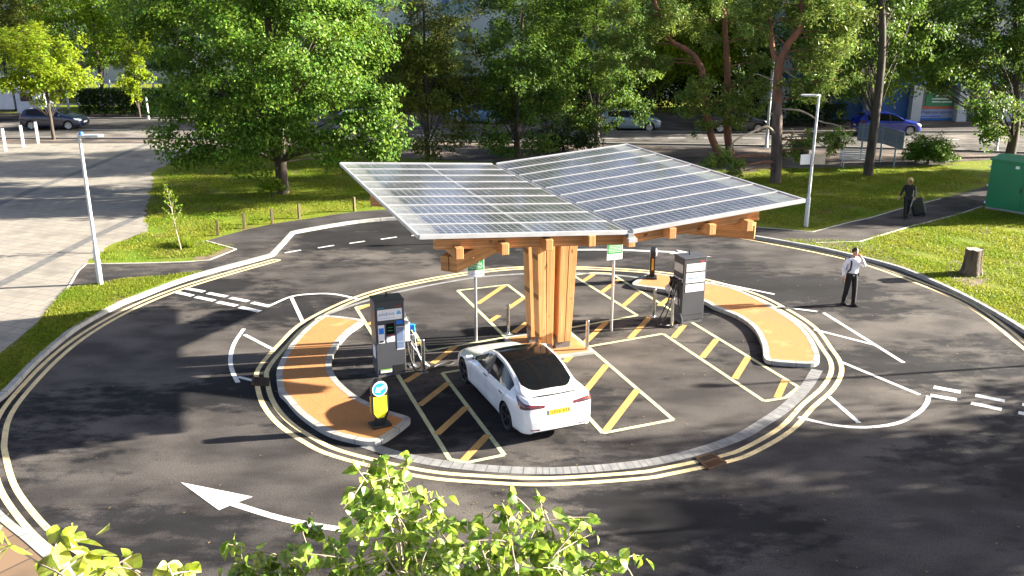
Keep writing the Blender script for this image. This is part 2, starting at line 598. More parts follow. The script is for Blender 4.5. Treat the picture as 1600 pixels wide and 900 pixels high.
strip(mb, gp([(-150, 525), (48, 425.5), (146, 375), (224, 338.5)]), -.2, .2, .113)
tag(mb.build("paving_band", m_band), "two dark bands laid diagonally across the pale square", "paving", kind='structure')

# street with its two pavements at the back
far_e = [(-1400, 186), (260, 186), (500, 195), (800, 205.5), (1100, 207), (1700, 207), (2600, 207)]
near_e = [(-1400, 217), (260, 217), (560, 220), (800, 223.5), (1100, 227), (1400, 233), (1700, 242), (2600, 262)]
FE, NE = smoothline(gp(far_e, .106), n=4), smoothline(gp(near_e, .106), n=4)
tag(MB().poly(NE + list(reversed(FE))).build("street", m_street), "sunlit grey street running across behind the trees", "street", kind='structure')
walk_bot = [(2600, 285), (1600, 247), (1500, 252), (1420, 262), (1330, 261.5), (1230, 263), (1180, 268), (1050, 262), (800, 255), (620, 246), (560, 243), (450, 236), (300, 238), (298, 224), (-1400, 224)]
wn_ = [Vector((p.x, p.y, .110)) for p in NE]
tag(MB().poly(gp(walk_bot, .110) + wn_).build("pavement", m_walk), "brownish pavement between the street and the lawns", "pavement", kind='structure')
wf = [Vector((p.x, p.y, .110)) for p in FE] + [G(2600, 196, .11), G(1100, 176, .11), G(500, 174, .11), G(260, 177, .11), G(-1400, 175, .11)]
tag(MB().poly(wf).build("far_pavement", m_walk), "sunlit pavement on the far side of the street", "pavement", kind='structure')
mb = MB(); strip(mb, FE, 0, .16, .21, z0=.05); strip(mb, NE, -.16, 0, .21, z0=.05)
tag(mb.build("street_kerb", M("weathered_street_kerb", (.20, .19, .175), .9, scale=2)), "concrete kerbs on both sides of the back street", "kerb", kind='structure')
mb = MB()
strip(mb, offset(NE, .35), -.06, .06, .111); strip(mb, offset(NE, .62), -.06, .06, .111)
tag(mb.build("street_yellow_line", m_yellow), "double yellow lines along the near side of the back street", "road marking", kind='structure')
mb = MB()
mid = smoothline(gp([(-900, 202), (300, 203), (800, 215), (1100, 215.5), (1400, 217), (1700, 221)], .11), n=10)
for i in range(0, len(mid) - 1, 2):
    strip(mb, mid[i:i + 2], -.07, .07, .1115)
tag(mb.build("street_centre_line", m_white), "dashed white centre line of the back street", "road marking", kind='structure')
# brown paving in the bottom left corner
bp_ = [Vector((p.x, p.y, .106)) for p in kz if p.y < 15 and p.x < 0]
bp2 = [Vector((-22, bp_[-1].y, .106)), Vector((-22, -8, .106)), Vector((bp_[0].x, -8, .106))]
tag(MB().poly(bp_ + bp2).build("slab_paving", m_brick), "brown slab paving outside the kerb in the near corner", "paving", kind='structure')

# ------------------------------------------------------------------ islands
def island(name, px, label):
    o = smoothline(gp(px, .11), closed=True, n=3)
    area = sum(o[i].x * o[(i + 1) % len(o)].y - o[(i + 1) % len(o)].x * o[i].y for i in range(len(o)))
    if area < 0: o.reverse()
    mb = MB(); strip(mb, o, 0, .15, .11, closed=True, z0=-.02)
    k = mb.build("island_kerb", m_kerb, bevel=.02)
    joints(o, 0, .15, 0, .11, .60, "dark joints between the kerb stones of the " + label, True)
    s = MB().poly([Vector((p.x, p.y, .107)) for p in offset(o, .14, True)]).build(name, m_resin)
    tag(s, label, "island", kind='structure')
    tag(k, "pale kerb round " + label[0:0] + label, "kerb", kind='structure')
    return o
isl_l = island("resin_island", [(567, 502.5), (566, 499.5), (557, 497.2), (520, 493), (502, 494.5), (480, 510), (460, 530), (444, 552), (433, 576), (432, 592), (436, 612), (446, 622), (462, 641), (490, 663),
        (520, 678), (560, 688), (580, 690), (597, 687), (614, 677), (634, 662), (641, 655), (636, 650), (606, 641), (582, 631), (558, 619), (536, 601), (524, 587), (518, 571), (520, 555), (530, 535), (544, 519), (557, 509.5)],
        "orange gravel island on the left with the yellow keep left post")
isl_r = island("resin_island", [(989, 441), (1008, 430), (1022, 426), (1060, 432), (1096, 440), (1128, 445), (1154, 452), (1190, 468), (1212, 481), (1232, 493), (1252, 508), (1268, 526), (1278, 546), (1281, 558), (1276, 566),
        (1258, 568), (1206, 564), (1194, 558), (1192, 544), (1188, 530), (1176, 510), (1150, 492), (1116, 479), (1097, 469), (1043, 453), (995, 446)],
        "orange gravel island on the right behind the dark grey charger")

# ------------------------------------------------------------------ markings
yo = [(402, 600), (404, 576), (436, 538), (476, 502), (556, 464), (640, 441.5), (760, 421.5), (860, 416.5), (1000, 422), (1100, 436), (1180, 459), (1230, 483), (1274, 512), (1300, 546), (1313, 566), (1314, 586), (1300, 610),
      (1270, 637), (1236, 673), (1180, 706), (1138, 721), (1050, 740), (1000, 748), (860, 757), (760, 754), (653, 744), (523, 713), (469, 687), (432, 660), (410, 630)]
YO = smoothline(gp(yo), closed=True, n=5)
mb = MB(); strip(mb, YO, -.06, .06, .004, True); strip(mb, offset(YO, -.24, True), -.06, .06, .004, True)
tag(mb.build("yellow_lines", m_yellow), "double yellow lines round the central charging area", "road marking", kind='structure')
iL = [(200, 910), (140, 874), (82, 833), (40, 786), (19, 750), (8, 708), (7, 690), (14, 655), (38, 618), (90, 562), (142, 521), (205, 485), (275, 455.5), (345, 433), (436, 407)]
IL = smoothline(gp(iL), n=5)
iR = [(1040, 362), (1100, 367), (1150, 371.5), (1200, 380), (1325, 406), (1425, 440), (1512, 478), (1600, 545), (1690, 620)]
IR = smoothline(gp(iR), n=5)
mb = MB()
for L in (IL, IR):
    strip(mb, L, -.06, .06, .004); strip(mb, offset(L, .24), -.06, .06, .004)
strip(mb, [IL[-1] + Vector((.05, .02, 0)), offset(IL, .24)[-1]], -.05, .05, .0045)
tag(mb.build("outer_yellow_lines", m_yellow), "double yellow lines along the outer kerb of the ring", "road marking", kind='structure')

ring = [(502, 494.5), (560, 474), (620, 457), (690, 442.5), (760, 432), (860, 426.5), (950, 429), (1022, 437)]
ring2 = [(1276, 578), (1258, 606), (1228, 636), (1190, 662), (1150, 684.5), (1080, 708), (1000, 724.5), (880, 735), (780, 733), (690, 724), (624, 711), (570, 694)]
mb = MB()
strip(mb, smoothline(gp(ring), n=5), -.07, .07, .006)
RG = smoothline(gp(ring2), n=5)
strip(mb, RG, -.13, .15, .006)
tag(mb.build("block_edging", M("grey_edging_block", (.22, .22, .215), .85, c2=(.16, .16, .16), scale=5)), "pale grey block edging flush in the tarmac round the bays", "edging", kind='structure')
mb = MB()
run = 0
for i in range(len(RG) - 1):                                  # open joints between the blocks
    a, b = RG[i], RG[i + 1]
    k = max(1, round((b - a).length / .17))
    for j in range(k):
        p = a.lerp(b, j / k); t = (b - a).normalized(); nn = Vector((-t.y, t.x, 0))
        mb.add([p + nn * .15 - t * .008 + Vector((0, 0, .0085)), p - nn * .13 - t * .008 + Vector((0, 0, .0085)), p - nn * .13 + t * .008 + Vector((0, 0, .0085)), p + nn * .15 + t * .008 + Vector((0, 0, .0085))], [(0, 1, 2, 3)])
tag(mb.build("block_joint", m_band), "dark joints between the pale edging blocks", "edging", kind='structure')

def lines(name, segs, w, z, mat, label):
    mb = MB()
    for s in segs:
        strip(mb, gp(s) if len(s) == 2 else smoothline(gp(s), n=5), -w / 2, w / 2, z)
        z += .00003
    tag(mb.build(name, mat), label, "road marking", kind='structure')
cream = [[(556, 480), (703, 718)], [(703, 718), (732, 722.5)], [(732, 722.5), (788, 711)], [(788, 711), (691, 583)], [(691, 583), (760, 572)], [(556, 480), (600, 471)], [(622, 480), (666, 549)], [(666, 549), (790, 527)],
         [(715, 454), (793, 445)], [(793, 445), (850, 488)], [(715, 454), (790, 527)],
         [(895, 430), (928, 426)], [(928, 426), (954, 427)], [(954, 427), (1248, 605)], [(895, 430), (996, 493)], [(996, 493), (860, 518)],
         [(918, 542), (1036, 521.5)], [(920, 543), (1052, 656)], [(1052, 656), (942, 677)], [(942, 677), (850, 575)], [(1036, 521.5), (1194, 627)], [(1194, 627), (1228, 621.5)], [(1228, 621.5), (1248, 605)]]
lines("bay_outline", cream, .10, .0048, m_cream, "thin cream outlines of the charging bays")
amber = [[(560, 483), (590, 472)], [(575, 507), (590, 501)], [(633, 597), (657, 582)], [(655, 634), (701, 598)], [(682, 679), (729, 636)], [(724, 720), (762, 680)], [(630, 551), (656, 535)], [(676, 568), (712, 541)],
         [(746, 475), (788, 446.5)], [(794, 482), (819, 465)], [(766, 502), (780, 493)], [(802, 520), (824, 504)], [(912, 439), (930, 427)], [(940, 457), (967, 437)], [(973, 479), (998, 457)],
         [(882, 566), (948, 503)], [(984, 529), (1016, 495)], [(914, 612), (948, 570)], [(946, 674), (996, 609)], [(1052, 528), (1069, 508)], [(1097, 559), (1120, 530)], [(1148, 592), (1169, 558)], [(1214, 622), (1227, 594)], [(1030, 478), (1045, 466)]]
lines("bay_hatching", amber, .17, .0056, m_amber, "broad amber hatching bars between the charging bays")
wh = [[(455, 464.5), (474, 505)], [(382, 523), (428, 547)], [(372, 589), (400, 596)], [(1315, 566), (1437, 617)], [(1295, 620), (1342, 661)], [(1215, 479), (1277, 487)], [(1287, 489), (1412, 567)], [(1272, 515), (1370, 540)],
      [(1112, 440), (1210, 460)], [(1152, 454), (1170, 451)],
      [(418, 479.5), (430, 474), (454, 464), (480, 460), (520, 459.5), (562, 468)], [(381, 514), (366, 537), (360, 560), (363, 580), (372, 598)],
      [(1247, 652), (1300, 664), (1350, 668), (1400, 662), (1432, 647), (1447, 632), (1451, 619)],
      [(445, 395.3), (470, 391)], [(497, 387.5), (522, 383.5)], [(546, 380.5), (570, 377)], [(595, 374), (620, 370.5)], [(643, 368.5), (668, 366)], [(692, 364), (716, 362)]]
lines("white_lines", wh, .11, .0064, m_white, "white hatching and lane lines on the ring road")
da = [[(292, 451), (319, 456)], [(325, 458), (354, 463.6)], [(360, 465.6), (388, 471)], [(394, 473), (422, 479)], [(273, 456), (301, 462.4)], [(306, 464), (335, 470)], [(340, 472), (370, 478)], [(375, 480), (406, 487)],
      [(1459, 605), (1501, 613)], [(1524, 618), (1570, 627)], [(1597, 632), (1645, 641)], [(1454, 618), (1495, 625)], [(1517, 630), (1565, 640)], [(1591, 645), (1640, 655)]]
lines("give_way_dashes", da, .19, .0064, m_white, "double rows of white give way dashes across the ring road")
mb = MB()
mb.poly(gp([(282.5, 753.5), (395, 776), (362, 788.5), (342, 797)], .0068))
strip(mb, smoothline(gp([(360, 786), (427, 807), (480, 819), (547, 829.5)]), n=5), -.075, .075, .0064)
tag(mb.build("white_arrow", m_white), "long white arrow painted on the near side of the ring", "road marking", kind='structure')
mb = MB()
mb.poly(gp([(1112, 401.5), (1056, 390), (1062, 393.2), (1045, 396.3)], .0068))
strip(mb, smoothline(gp([(890, 390.5), (960, 390.5), (1055, 394)]), n=5), -.09, .09, .0064)
tag(mb.build("white_arrow", m_white), "white arrow painted on the far side of the ring behind the charger", "road marking", kind='structure')

# drains
m_iron = M("rusty_iron", (.045, .036, .03), .6, .6, c2=(.12, .055, .025), scale=3)
m_pit = M("dark_pit", (.008, .008, .008), .9)
def gully(px, label):
    q = gp(px, .008)
    c = sum(q, Vector()) / 4
    t = thing("drain_cover", label, "drain", (c.x, c.y, 0))
    MB().poly(q).build("pit", m_pit, t, world=True)
    mb = MB()
    for i in range(4):
        mb.beam(q[i] + Vector((0, 0, .01)), q[(i + 1) % 4] + Vector((0, 0, .01)), .05, .02)
    for k in range(1, 9):
        mb.beam(q[0].lerp(q[1], k / 9) + Vector((0, 0, .008)), q[3].lerp(q[2], k / 9) + Vector((0, 0, .008)), .025, .02)
    mb.beam(q[0].lerp(q[3], .5) + Vector((0, 0, .01)), q[1].lerp(q[2], .5) + Vector((0, 0, .01)), .03, .022)
    mb.build("grating", m_iron, t, world=True)
gully([(1088, 716), (1112, 708.5), (1134, 723.5), (1106, 733)], "square iron drain grating breaking the near yellow lines")
gully([(396, 590), (420, 592), (419, 603), (394, 602)], "small dark drain breaking the yellow lines left of the island")

# worn bare earth beside the path and the kerb
def patch(name, px, z, label, mat):
    q = smoothline(gp(px, z), closed=True, n=8)
    q = [p + Vector((random.uniform(-.09, .09), random.uniform(-.09, .09), 0)) for p in q]
    tag(MB().poly(q).build(name, mat), label, "earth", kind='structure')
patch("bare_earth", [(1278, 381), (1342, 380), (1372, 385), (1392, 398), (1400, 412), (1376, 405), (1330, 394)], .1035, "worn brown earth between the path corner and the kerb", m_earth)
patch("bare_earth", [(1478, 412), (1505, 408), (1535, 420), (1548, 436), (1515, 447), (1488, 436)], .1035, "bare earth round the foot of the stump", m_earth)
patch("bare_earth", [(300, 404), (326, 396), (355, 388), (366, 388.5), (328, 404.5)], .1035, "bare earth on the tip of the left lawn", m_earth)
# ================================================================== SOLAR CANOPY
m_larch = wood("larch_timber", (.60, .305, .115), (.47, .21, .070), (1, 1, .05), lam=0)
m_larch_h = wood("larch_beam", (.62, .32, .125), (.49, .225, .078), (.06, .06, 1), lam=2)
m_alu = M("bare_aluminium", (.55, .55, .55), .45, .6, scale=2)
m_galv = M("galvanised_steel", (.50, .51, .52), .42, .8, c2=(.36, .37, .38), scale=9)
m_stainless = M("stainless_steel", (.60, .60, .59), .25, 1.0, scale=3)
m_shoe = M("steel_shoe", (.20, .20, .21), .45, .7)
m_gutter = M("grey_gutter", (.26, .27, .28), .5, .3)

def panelmat():
    """glass module: rows of dark cells, pale see-through gaps, clear bare glass where no cell lies. Object x along the rows, y across."""
    m, n, l, b = newmat("solar_glass")
    tc = n.new("ShaderNodeTexCoord")
    sp = n.new("ShaderNodeSeparateXYZ"); l.new(tc.outputs["Object"], sp.inputs[0])
    def gap(o, size, w):
        mo = n.new("ShaderNodeMath"); mo.operation = 'PINGPONG'; mo.inputs[1].default_value = size / 2; l.new(o, mo.inputs[0])
        lt = n.new("ShaderNodeMath"); lt.operation = 'LESS_THAN'; lt.inputs[1].default_value = w; l.new(mo.outputs[0], lt.inputs[0])
        return lt.outputs[0]
    mx = n.new("ShaderNodeMath"); mx.operation = 'MAXIMUM'
    l.new(gap(sp.outputs[0], .163, .0065), mx.inputs[0]); l.new(gap(sp.outputs[1], .155, .0065), mx.inputs[1])
    cm = n.new("ShaderNodeMix"); cm.data_type = 'RGBA'
    cm.inputs[6].default_value = (.020, .022, .027, 1); cm.inputs[7].default_value = (.50, .50, .49, 1)
    l.new(mx.outputs[0], cm.inputs[0])
    dust, _ = noise_mix(n, l, (.0, .0, .0), (.055, .053, .050), .9, 6, .45, .75)
    ad = n.new("ShaderNodeMix"); ad.data_type = 'RGBA'; ad.blend_type = 'ADD'; ad.inputs[0].default_value = 1
    l.new(cm.outputs[2], ad.inputs[6]); l.new(dust, ad.inputs[7])
    l.new(ad.outputs[2], b.inputs["Base Color"])
    b.inputs["Roughness"].default_value = .09
    b.inputs["Specular IOR Level"].default_value = .20
    tr = n.new("ShaderNodeBsdfTransparent"); tr.inputs[0].default_value = (.85, .88, .88, 1)
    ms = n.new("ShaderNodeMixShader")
    mm = n.new("ShaderNodeMath"); mm.operation = 'MULTIPLY'; mm.inputs[1].default_value = .45; l.new(mx.outputs[0], mm.inputs[0])
    l.new(mm.outputs[0], ms.inputs[0]); l.new(b.outputs[0], ms.inputs[1]); l.new(tr.outputs[0], ms.inputs[2])
    l.new(ms.outputs[0], n["Material Output"].inputs[0])
    return m
m_cell = panelmat()
def clearglass(name, tint, mix, dust=(.35, .36, .36)):
    m, n, l, b = newmat(name)
    a, _ = noise_mix(n, l, dust, tuple(v * .6 for v in dust), 2.5, 6, .4, .7)
    l.new(a, b.inputs["Base Color"])
    b.inputs["Roughness"].default_value = .12
    b.inputs["Specular IOR Level"].default_value = .3
    tr = n.new("ShaderNodeBsdfTransparent"); tr.inputs[0].default_value = (*tint, 1)
    ms = n.new("ShaderNodeMixShader"); ms.inputs[0].default_value = mix
    l.new(b.outputs[0], ms.inputs[1]); l.new(tr.outputs[0], ms.inputs[2])
    l.new(ms.outputs[0], n["Material Output"].inputs[0])
    return m
m_clear = clearglass("clear_dusty_glass", (.86, .89, .88), .55)

CX, CY, CZ = .97, 22.63, 4.166
can = thing("solar_canopy", "timber solar canopy of two wings with glass panels on a cluster of posts", "solar canopy", (CX, CY, 0), ROT)
# local frame: x = across the valley (right, away), y = along the valley (away), z up
LEN, NR = 8.72, 9
ROW = LEN / NR
def wing(side, W, tilt, strip_w, x0):
    modw = (W - strip_w - x0 - .03) / 2
    m = Matrix.Rotation(-tilt * side, 4, 'Y')
    def put(o, loc=(0, 0, 0)):
        o.matrix_local = Matrix.Translation((0, 0, CZ)) @ m @ Matrix.Translation(loc)
    for r in range(NR):
        yc = -LEN / 2 + (r + .5) * ROW
        for k in range(2):
            xa = x0 + k * (modw + .03)
            mb = MB().box((0, 0, 0), (modw, ROW - .055, .012))
            o = mb.build("solar_panel", m_cell, can)
            put(o, (side * (xa + modw / 2), yc, 0))
        mb = MB().box((0, 0, 0), (strip_w, ROW - .055, .012))
        put(mb.build("glass_strip", m_clear, can), (side * (W - strip_w / 2), yc, 0))
    for r in range(NR + 1):
        e = r in (0, NR)
        mb = MB().box((0, 0, 0), (W - x0, .06 if e else .03, .09 if e else .022))
        put(mb.build("panel_frame", m_alu, can, bevel=.004), (side * (W + x0) / 2, -LEN / 2 + r * ROW, -.01 if e else .012))
    for xx, w in ((x0 + modw + .015, .03), (W, .05), (x0, .04)):
        mb = MB().box((0, 0, 0), (w, LEN, .03 if w < .05 else .07))
        put(mb.build("panel_frame", m_alu, can), (side * xx, 0, -.012))
    # timber under the glass: rafters across the wing, then purlins along the valley
    for yy in (-LEN / 2 + .27, -1.45, 1.45, LEN / 2 - .27):
        o0, i0_ = side * (W - .38 if side < 0 else W - 1.05), side * .03
        mb = MB().box(((o0 + i0_) / 2, 0, 0), (abs(o0 - i0_), .14, .23))
        put(mb.build("rafter", m_larch_h, can, bevel=.012), (0, yy, -.215))
wing(-1, 4.54, R(3.71), .42, .07)
wing(1, 4.38, R(4.65), .60, .07)
mb = MB().box((0, -.04, CZ - .07), (.13, LEN + .10, .09))
mb.build("gutter", m_gutter, can)
for xx in (-3.74, -2.79, -1.84, -.89, .03, 1.0, 1.98, 2.93):
    MB().box((xx, -.08, 4.055 if abs(xx) > .1 else 3.96), (.16, LEN - .02, .235)).build("purlin", m_larch, can, bevel=.012)
for ex_, ey_ in ((-3.65, -3.3), (4.05, -3.05), (-3.75, 3.75), (3.4, 3.7)):
    e = Vector((ex_, ey_, 3.53)); u_ = e.copy(); u_.z = 0; u_.normalize(); nv_ = Vector((u_.y, -u_.x, 0))
    for sgn in (-.105, .105):
        MB().beam(u_ * .22 + nv_ * sgn + Vector((0, 0, 3.62)), e + nv_ * sgn, .19, .40, h2=.34).build("diagonal_beam", m_larch_h, can, bevel=.012)
MB().box((0, -LEN / 2 - .12, CZ - .15), (.2, .12, .08)).build("gutter_end", m_alu, can)
# posts: eight glulam legs in four pairs, leaning out towards the top
for sx, sy in ((-1, -1), (1, -1), (-1, 1), (1, 1)):
    for k in (0, 1):
        xb, xt = sx * (.16 + k * .19), sx * (.20 + k * .27)
        yb, yt = sy * .30, sy * .34
        mb = MB().beam((xb, yb, .26), (xt, yt, 3.92), .34, .18 + .0, up=(1, 0, 0), w2=.44, h2=.25)
        mb.build("post", m_larch, can, bevel=.01)
    MB().box((sx * .255, sy * .30, .24), (.42, .16, .36)).build("post_shoe", m_shoe, can, bevel=.006)
bp4 = [(-.95, -.92), (.95, -.92), (.95, .92), (-.95, .92)]
base = thing("canopy_base", "low orange gravel plinth with concrete edge under the canopy posts", "plinth", (CX, CY, 0), ROT)
MB().prism(bp4, -.02, .065).build("edging", m_kerb, base, bevel=.012)
MB().poly([(x * .88, y * .88, .069) for x, y in bp4]).build("gravel", m_resin, base)

# ================================================================== STREET FURNITURE AROUND THE BAYS
m_dark = M("charcoal_cabinet_paint", (.055, .058, .066), .42, scale=1.2, c2=(.045, .048, .055))
m_black = M("black_plastic", (.012, .012, .013), .45)
m_label = M("white_label", (.78, .78, .78), .5, c2=(.72, .72, .73))
m_grey = M("pale_grey_plastic", (.50, .52, .54), .5)
m_blue = M("bright_blue_plastic", (.02, .20, .72), .4)
m_teal = M("teal_print", (.02, .22, .24), .5)
m_red = M("red_print", (.45, .03, .03), .5)
m_green = M("green_print", (.02, .30, .07), .5)
m_lime = M("lime_print", (.22, .48, .06), .5)
m_screen = M("dark_screen", (.006, .008, .009), .12)
m_bluegrey = M("bluegrey_print", (.13, .18, .30), .5)
m_ltblue = M("light_blue_print", (.18, .42, .75), .5)
m_rubber = M("black_rubber", (.011, .011, .011), .55)

W_, D_, H_ = .72, .56, 1.92
def charger(px, label):
    b = G(*px)
    t = thing("charging_unit", label, "EV charger", (b.x, b.y, 0), ROT)
    MB().box((0, 0, .04), (W_ - .06, D_ - .06, .12)).build("plinth", m_shoe, t)
    MB().box((0, 0, .10 + (H_ - .1) / 2), (W_, D_, H_ - .1)).build("cabinet", m_dark, t, bevel=.015)
    MB().box((0, 0, H_ + .01), (W_ + .03, D_ + .03, .035)).build("lid", m_dark, t, bevel=.012)
    MB().cyl((.0, .05, H_ + .02), (.0, .05, H_ + .16), .022, .018, 10).build("antenna", m_black, t, smooth=True)
    return t
FY = -D_ / 2
def plate(t, name, x, z, w, h, mat, d=.008, side='front'):
    if side == 'front': c, s = (x, FY - d / 2, z), (w, d, h)
    elif side == 'left': c, s = (-W_ / 2 - d / 2, x, z), (d, w, h)
    else: c, s = (W_ / 2 + d / 2, x, z), (d, w, h)
    return MB().box(c, s).build(name, mat, t)
FR = (R(90), 0, 0)
m_logo = M("slate_blue_print", (.22, .34, .52), .5)

t = charger((609, 581), "dark charging unit with blue logo panel and screen on the left")
plate(t, "logo_panel", .0, 1.60, .60, .27, m_label)
text("lettering", "emdrive", .135, m_logo, t, (-.08, FY - .0095, 1.62), FR, sx=.9)
plate(t, "car_emblem", .22, 1.615, .11, .06, m_ltblue, .011); plate(t, "car_emblem", .22, 1.66, .06, .035, m_ltblue, .011)
plate(t, "print_line", -.06, 1.515, .36, .012, m_ltblue, .0105)
plate(t, "maker_mark", -.22, 1.775, .16, .03, m_teal); plate(t, "maker_mark", .22, 1.79, .13, .02, m_red)
p = plate(t, "instruction_panel", -.22, 1.12, .155, .46, m_label)
plate(t, "print_block", -.22, 1.20, .12, .15, m_blue, .011); plate(t, "print_block", -.22, .93, .10, .04, m_black, .011)
p = plate(t, "screen", .0, 1.24, .19, .27, m_screen, .012)
for z in (1.27, 1.19): plate(t, "screen_line", .0, z, .12, .014, m_green, .0135)
plate(t, "stop_button", .0, 1.07, .08, .035, m_red, .02)
plate(t, "notice", .0, .97, .20, .14, m_label); plate(t, "badge", .23, 1.38, .16, .09, m_blue)
for z, h in ((1.14, .22), (.96, .14), (.84, .08), (.75, .09)): plate(t, "price_panel", .24, z, .17, h, m_bluegrey)
plate(t, "price_backing", .24, .97, .19, .60, m_grey, .005)
plate(t, "base_label", -.14, .16, .28, .09, m_label); plate(t, "base_label", -.14, .19, .26, .03, m_lime, .011)
plate(t, "access_panel", .18, .18, .28, .20, m_black, .006)
plate(t, "side_label", -.05, .62, .26, .30, m_label, .008, 'left')
# socket pod and holstered leads on the right hand side
mb = MB().box((W_ / 2 + .07, -.02, 1.07), (.14, .34, .52)); mb.build("socket_pod", m_grey, t, bevel=.02)
mb = MB().box((W_ / 2 + .13, -.06, 1.08), (.02, .20, .40)); mb.build("pod_label", m_label, t, bevel=.004)
mb = MB().beam((W_ / 2 + .14, -.08, 1.17), (W_ / 2 + .28, -.14, 1.15), .11, .13); mb.beam((W_ / 2 + .25, -.13, 1.17), (W_ / 2 + .27, -.14, 1.02), .07, .06)
mb.build("blue_plug", m_blue, t, bevel=.015)
mb = MB().box((W_ / 2 + .05, .06, 1.45), (.10, .20, .16)); mb.build("cable_hook", m_grey, t, bevel=.02)
def cable(t, pts, r=.016, mat=None, name="cable"):
    MB().tube(smoothline(pts, n=7), r, 8).build(name, mat or m_rubber, t, smooth=True)
X0 = W_ / 2
cable(t, [(X0 + .08, .05, 1.42), (X0 + .16, .02, 1.30), (X0 + .13, .0, .9), (X0 + .15, -.03, .4), (X0 + .25, -.1, .08), (X0 + .42, -.12, .10), (X0 + .36, .02, .5), (X0 + .12, .05, .85)])
cable(t, [(X0 + .08, -.1, .84), (X0 + .12, -.2, .35), (X0 + .25, -.30, .05), (X0 + .60, -.25, .03), (X0 + .85, -.05, .03), (X0 + 1.15, .05, .03), (X0 + 1.30, -.02, .03), (X0 + 1.1, -.14, .03), (X0 + .8, -.18, .03), (X0 + .4, -.35, .03)])
cable(t, [(X0 + .27, -.14, 1.0), (X0 + .30, -.16, .6), (X0 + .42, -.2, .25), (X0 + .62, -.15, .08), (X0 + .46, -.02, .25), (X0 + .2, 0, .7)], .012, m_grey)

t = charger((1073, 500), "dark charging unit with white panels and cables on its left flank beside the far island")
for z, h in ((1.66, .22), (1.06, .22)):
    for x in (-.18, .02, .22): plate(t, "notice_panel", x, z, .19, h, m_label)
plate(t, "logo_panel", .02, 1.36, .60, .28, m_label)
text("lettering", "emdrive", .13, m_logo, t, (-.05, FY - .0095, 1.36), FR, sx=.9)
plate(t, "car_emblem", .23, 1.36, .10, .05, m_ltblue, .011)
plate(t, "maker_mark", .22, 1.82, .14, .03, m_red)
plate(t, "door_seam", 0, .26, .68, .012, m_black, .003)
plate(t, "side_display", .0, 1.62, .46, .24, m_grey, .01, 'left')
plate(t, "holster_panel", .0, 1.28, .50, .10, m_label, .01, 'left')
plate(t, "lower_label", .0, .62, .34, .20, m_grey, .008, 'left')
for y in (-.19, 0, .17):
    mb = MB().box((-W_ / 2 - .06, y, 1.22), (.12, .10, .18)); mb.build("holster", m_black, t, bevel=.02)
    mb = MB().beam((-W_ / 2 - .08, y, 1.28), (-W_ / 2 - .17, y, 1.02), .07, .08); mb.cyl((-W_ / 2 - .12, y, 1.20), (-W_ / 2 - .17, y, 1.34), .03, .022)
    mb.build("plug", m_black, t, bevel=.012)
MB().box((-W_ / 2 - .05, .0, 1.0), (.10, .10, .40)).build("socket_pod", m_grey, t, bevel=.02)
MB().lathe([(.0, .0), (.10, .0), (.105, .03), (.09, .08), (0, .09)], 20, Matrix.Translation((-W_ / 2 - .22, .1, 1.0)) @ Matrix.Rotation(R(-90), 4, 'Y')).build("cable_reel", m_grey, t, smooth=True)
X0 = -W_ / 2
cable(t, [(X0 - .16, -.19, 1.05), (X0 - .30, -.22, .7), (X0 - .48, -.22, .25), (X0 - .62, -.2, .04), (X0 - .3, -.38, .03), (X0 - .10, -.30, .03), (X0 - .35, -.12, .03), (X0 - .66, -.22, .03), (X0 - .3, -.42, .035)], .018)
cable(t, [(X0 - .16, 0, 1.05), (X0 - .34, -.05, .62), (X0 - .60, -.10, .18), (X0 - .70, -.2, .03), (X0 - .4, -.46, .03), (X0 - .02, -.38, .03), (X0 - .05, -.2, .5), (X0 - .03, -.05, 1.0)], .018)
cable(t, [(X0 - .14, .17, 1.05), (X0 - .2, .1, .7), (X0 - .16, -.05, .4), (X0 - .2, -.2, .05), (X0 - .5, -.30, .03)], .014, m_grey)

# steel bollards
b0 = None
for i, (x, y, tp, lab) in enumerate(((662, 581, 527, "brushed steel post in front of the left charger, nearest its cables"), (645, 572, 507, "brushed steel post tight beside the blue plug of the left charger"),
        (794, 522, 474, "brushed steel post left of the timber posts of the canopy"), (917, 549, 500, "brushed steel post right of the canopy plinth beside the white car"),
        (838, 535, 513, "short brushed steel post touching the canopy plinth behind the white car"),
        (1049, 511, 460, "brushed steel post against the cables of the right charger"), (1021, 495, 447, "brownish steel post left of the right charger beside the coiled cable"))):
    p = G(x, y)
    if b0 is None:
        b0 = thing("steel_bollard", lab, "bollard", p, 0, "steel bollards round the charging bays")
        MB().cyl((0, 0, 0), (0, 0, .86), .045, n=18).build("post", m_stainless, b0, smooth=True, bevel=.006)
        mb = MB().box((0, 0, .008), (.2, .2, .016), rz=ROT); mb.build("foot_plate", m_galv, b0)
    else:
        dup(b0, p, 0, lab, scale=(1, 1, .62 if i == 4 else 1))

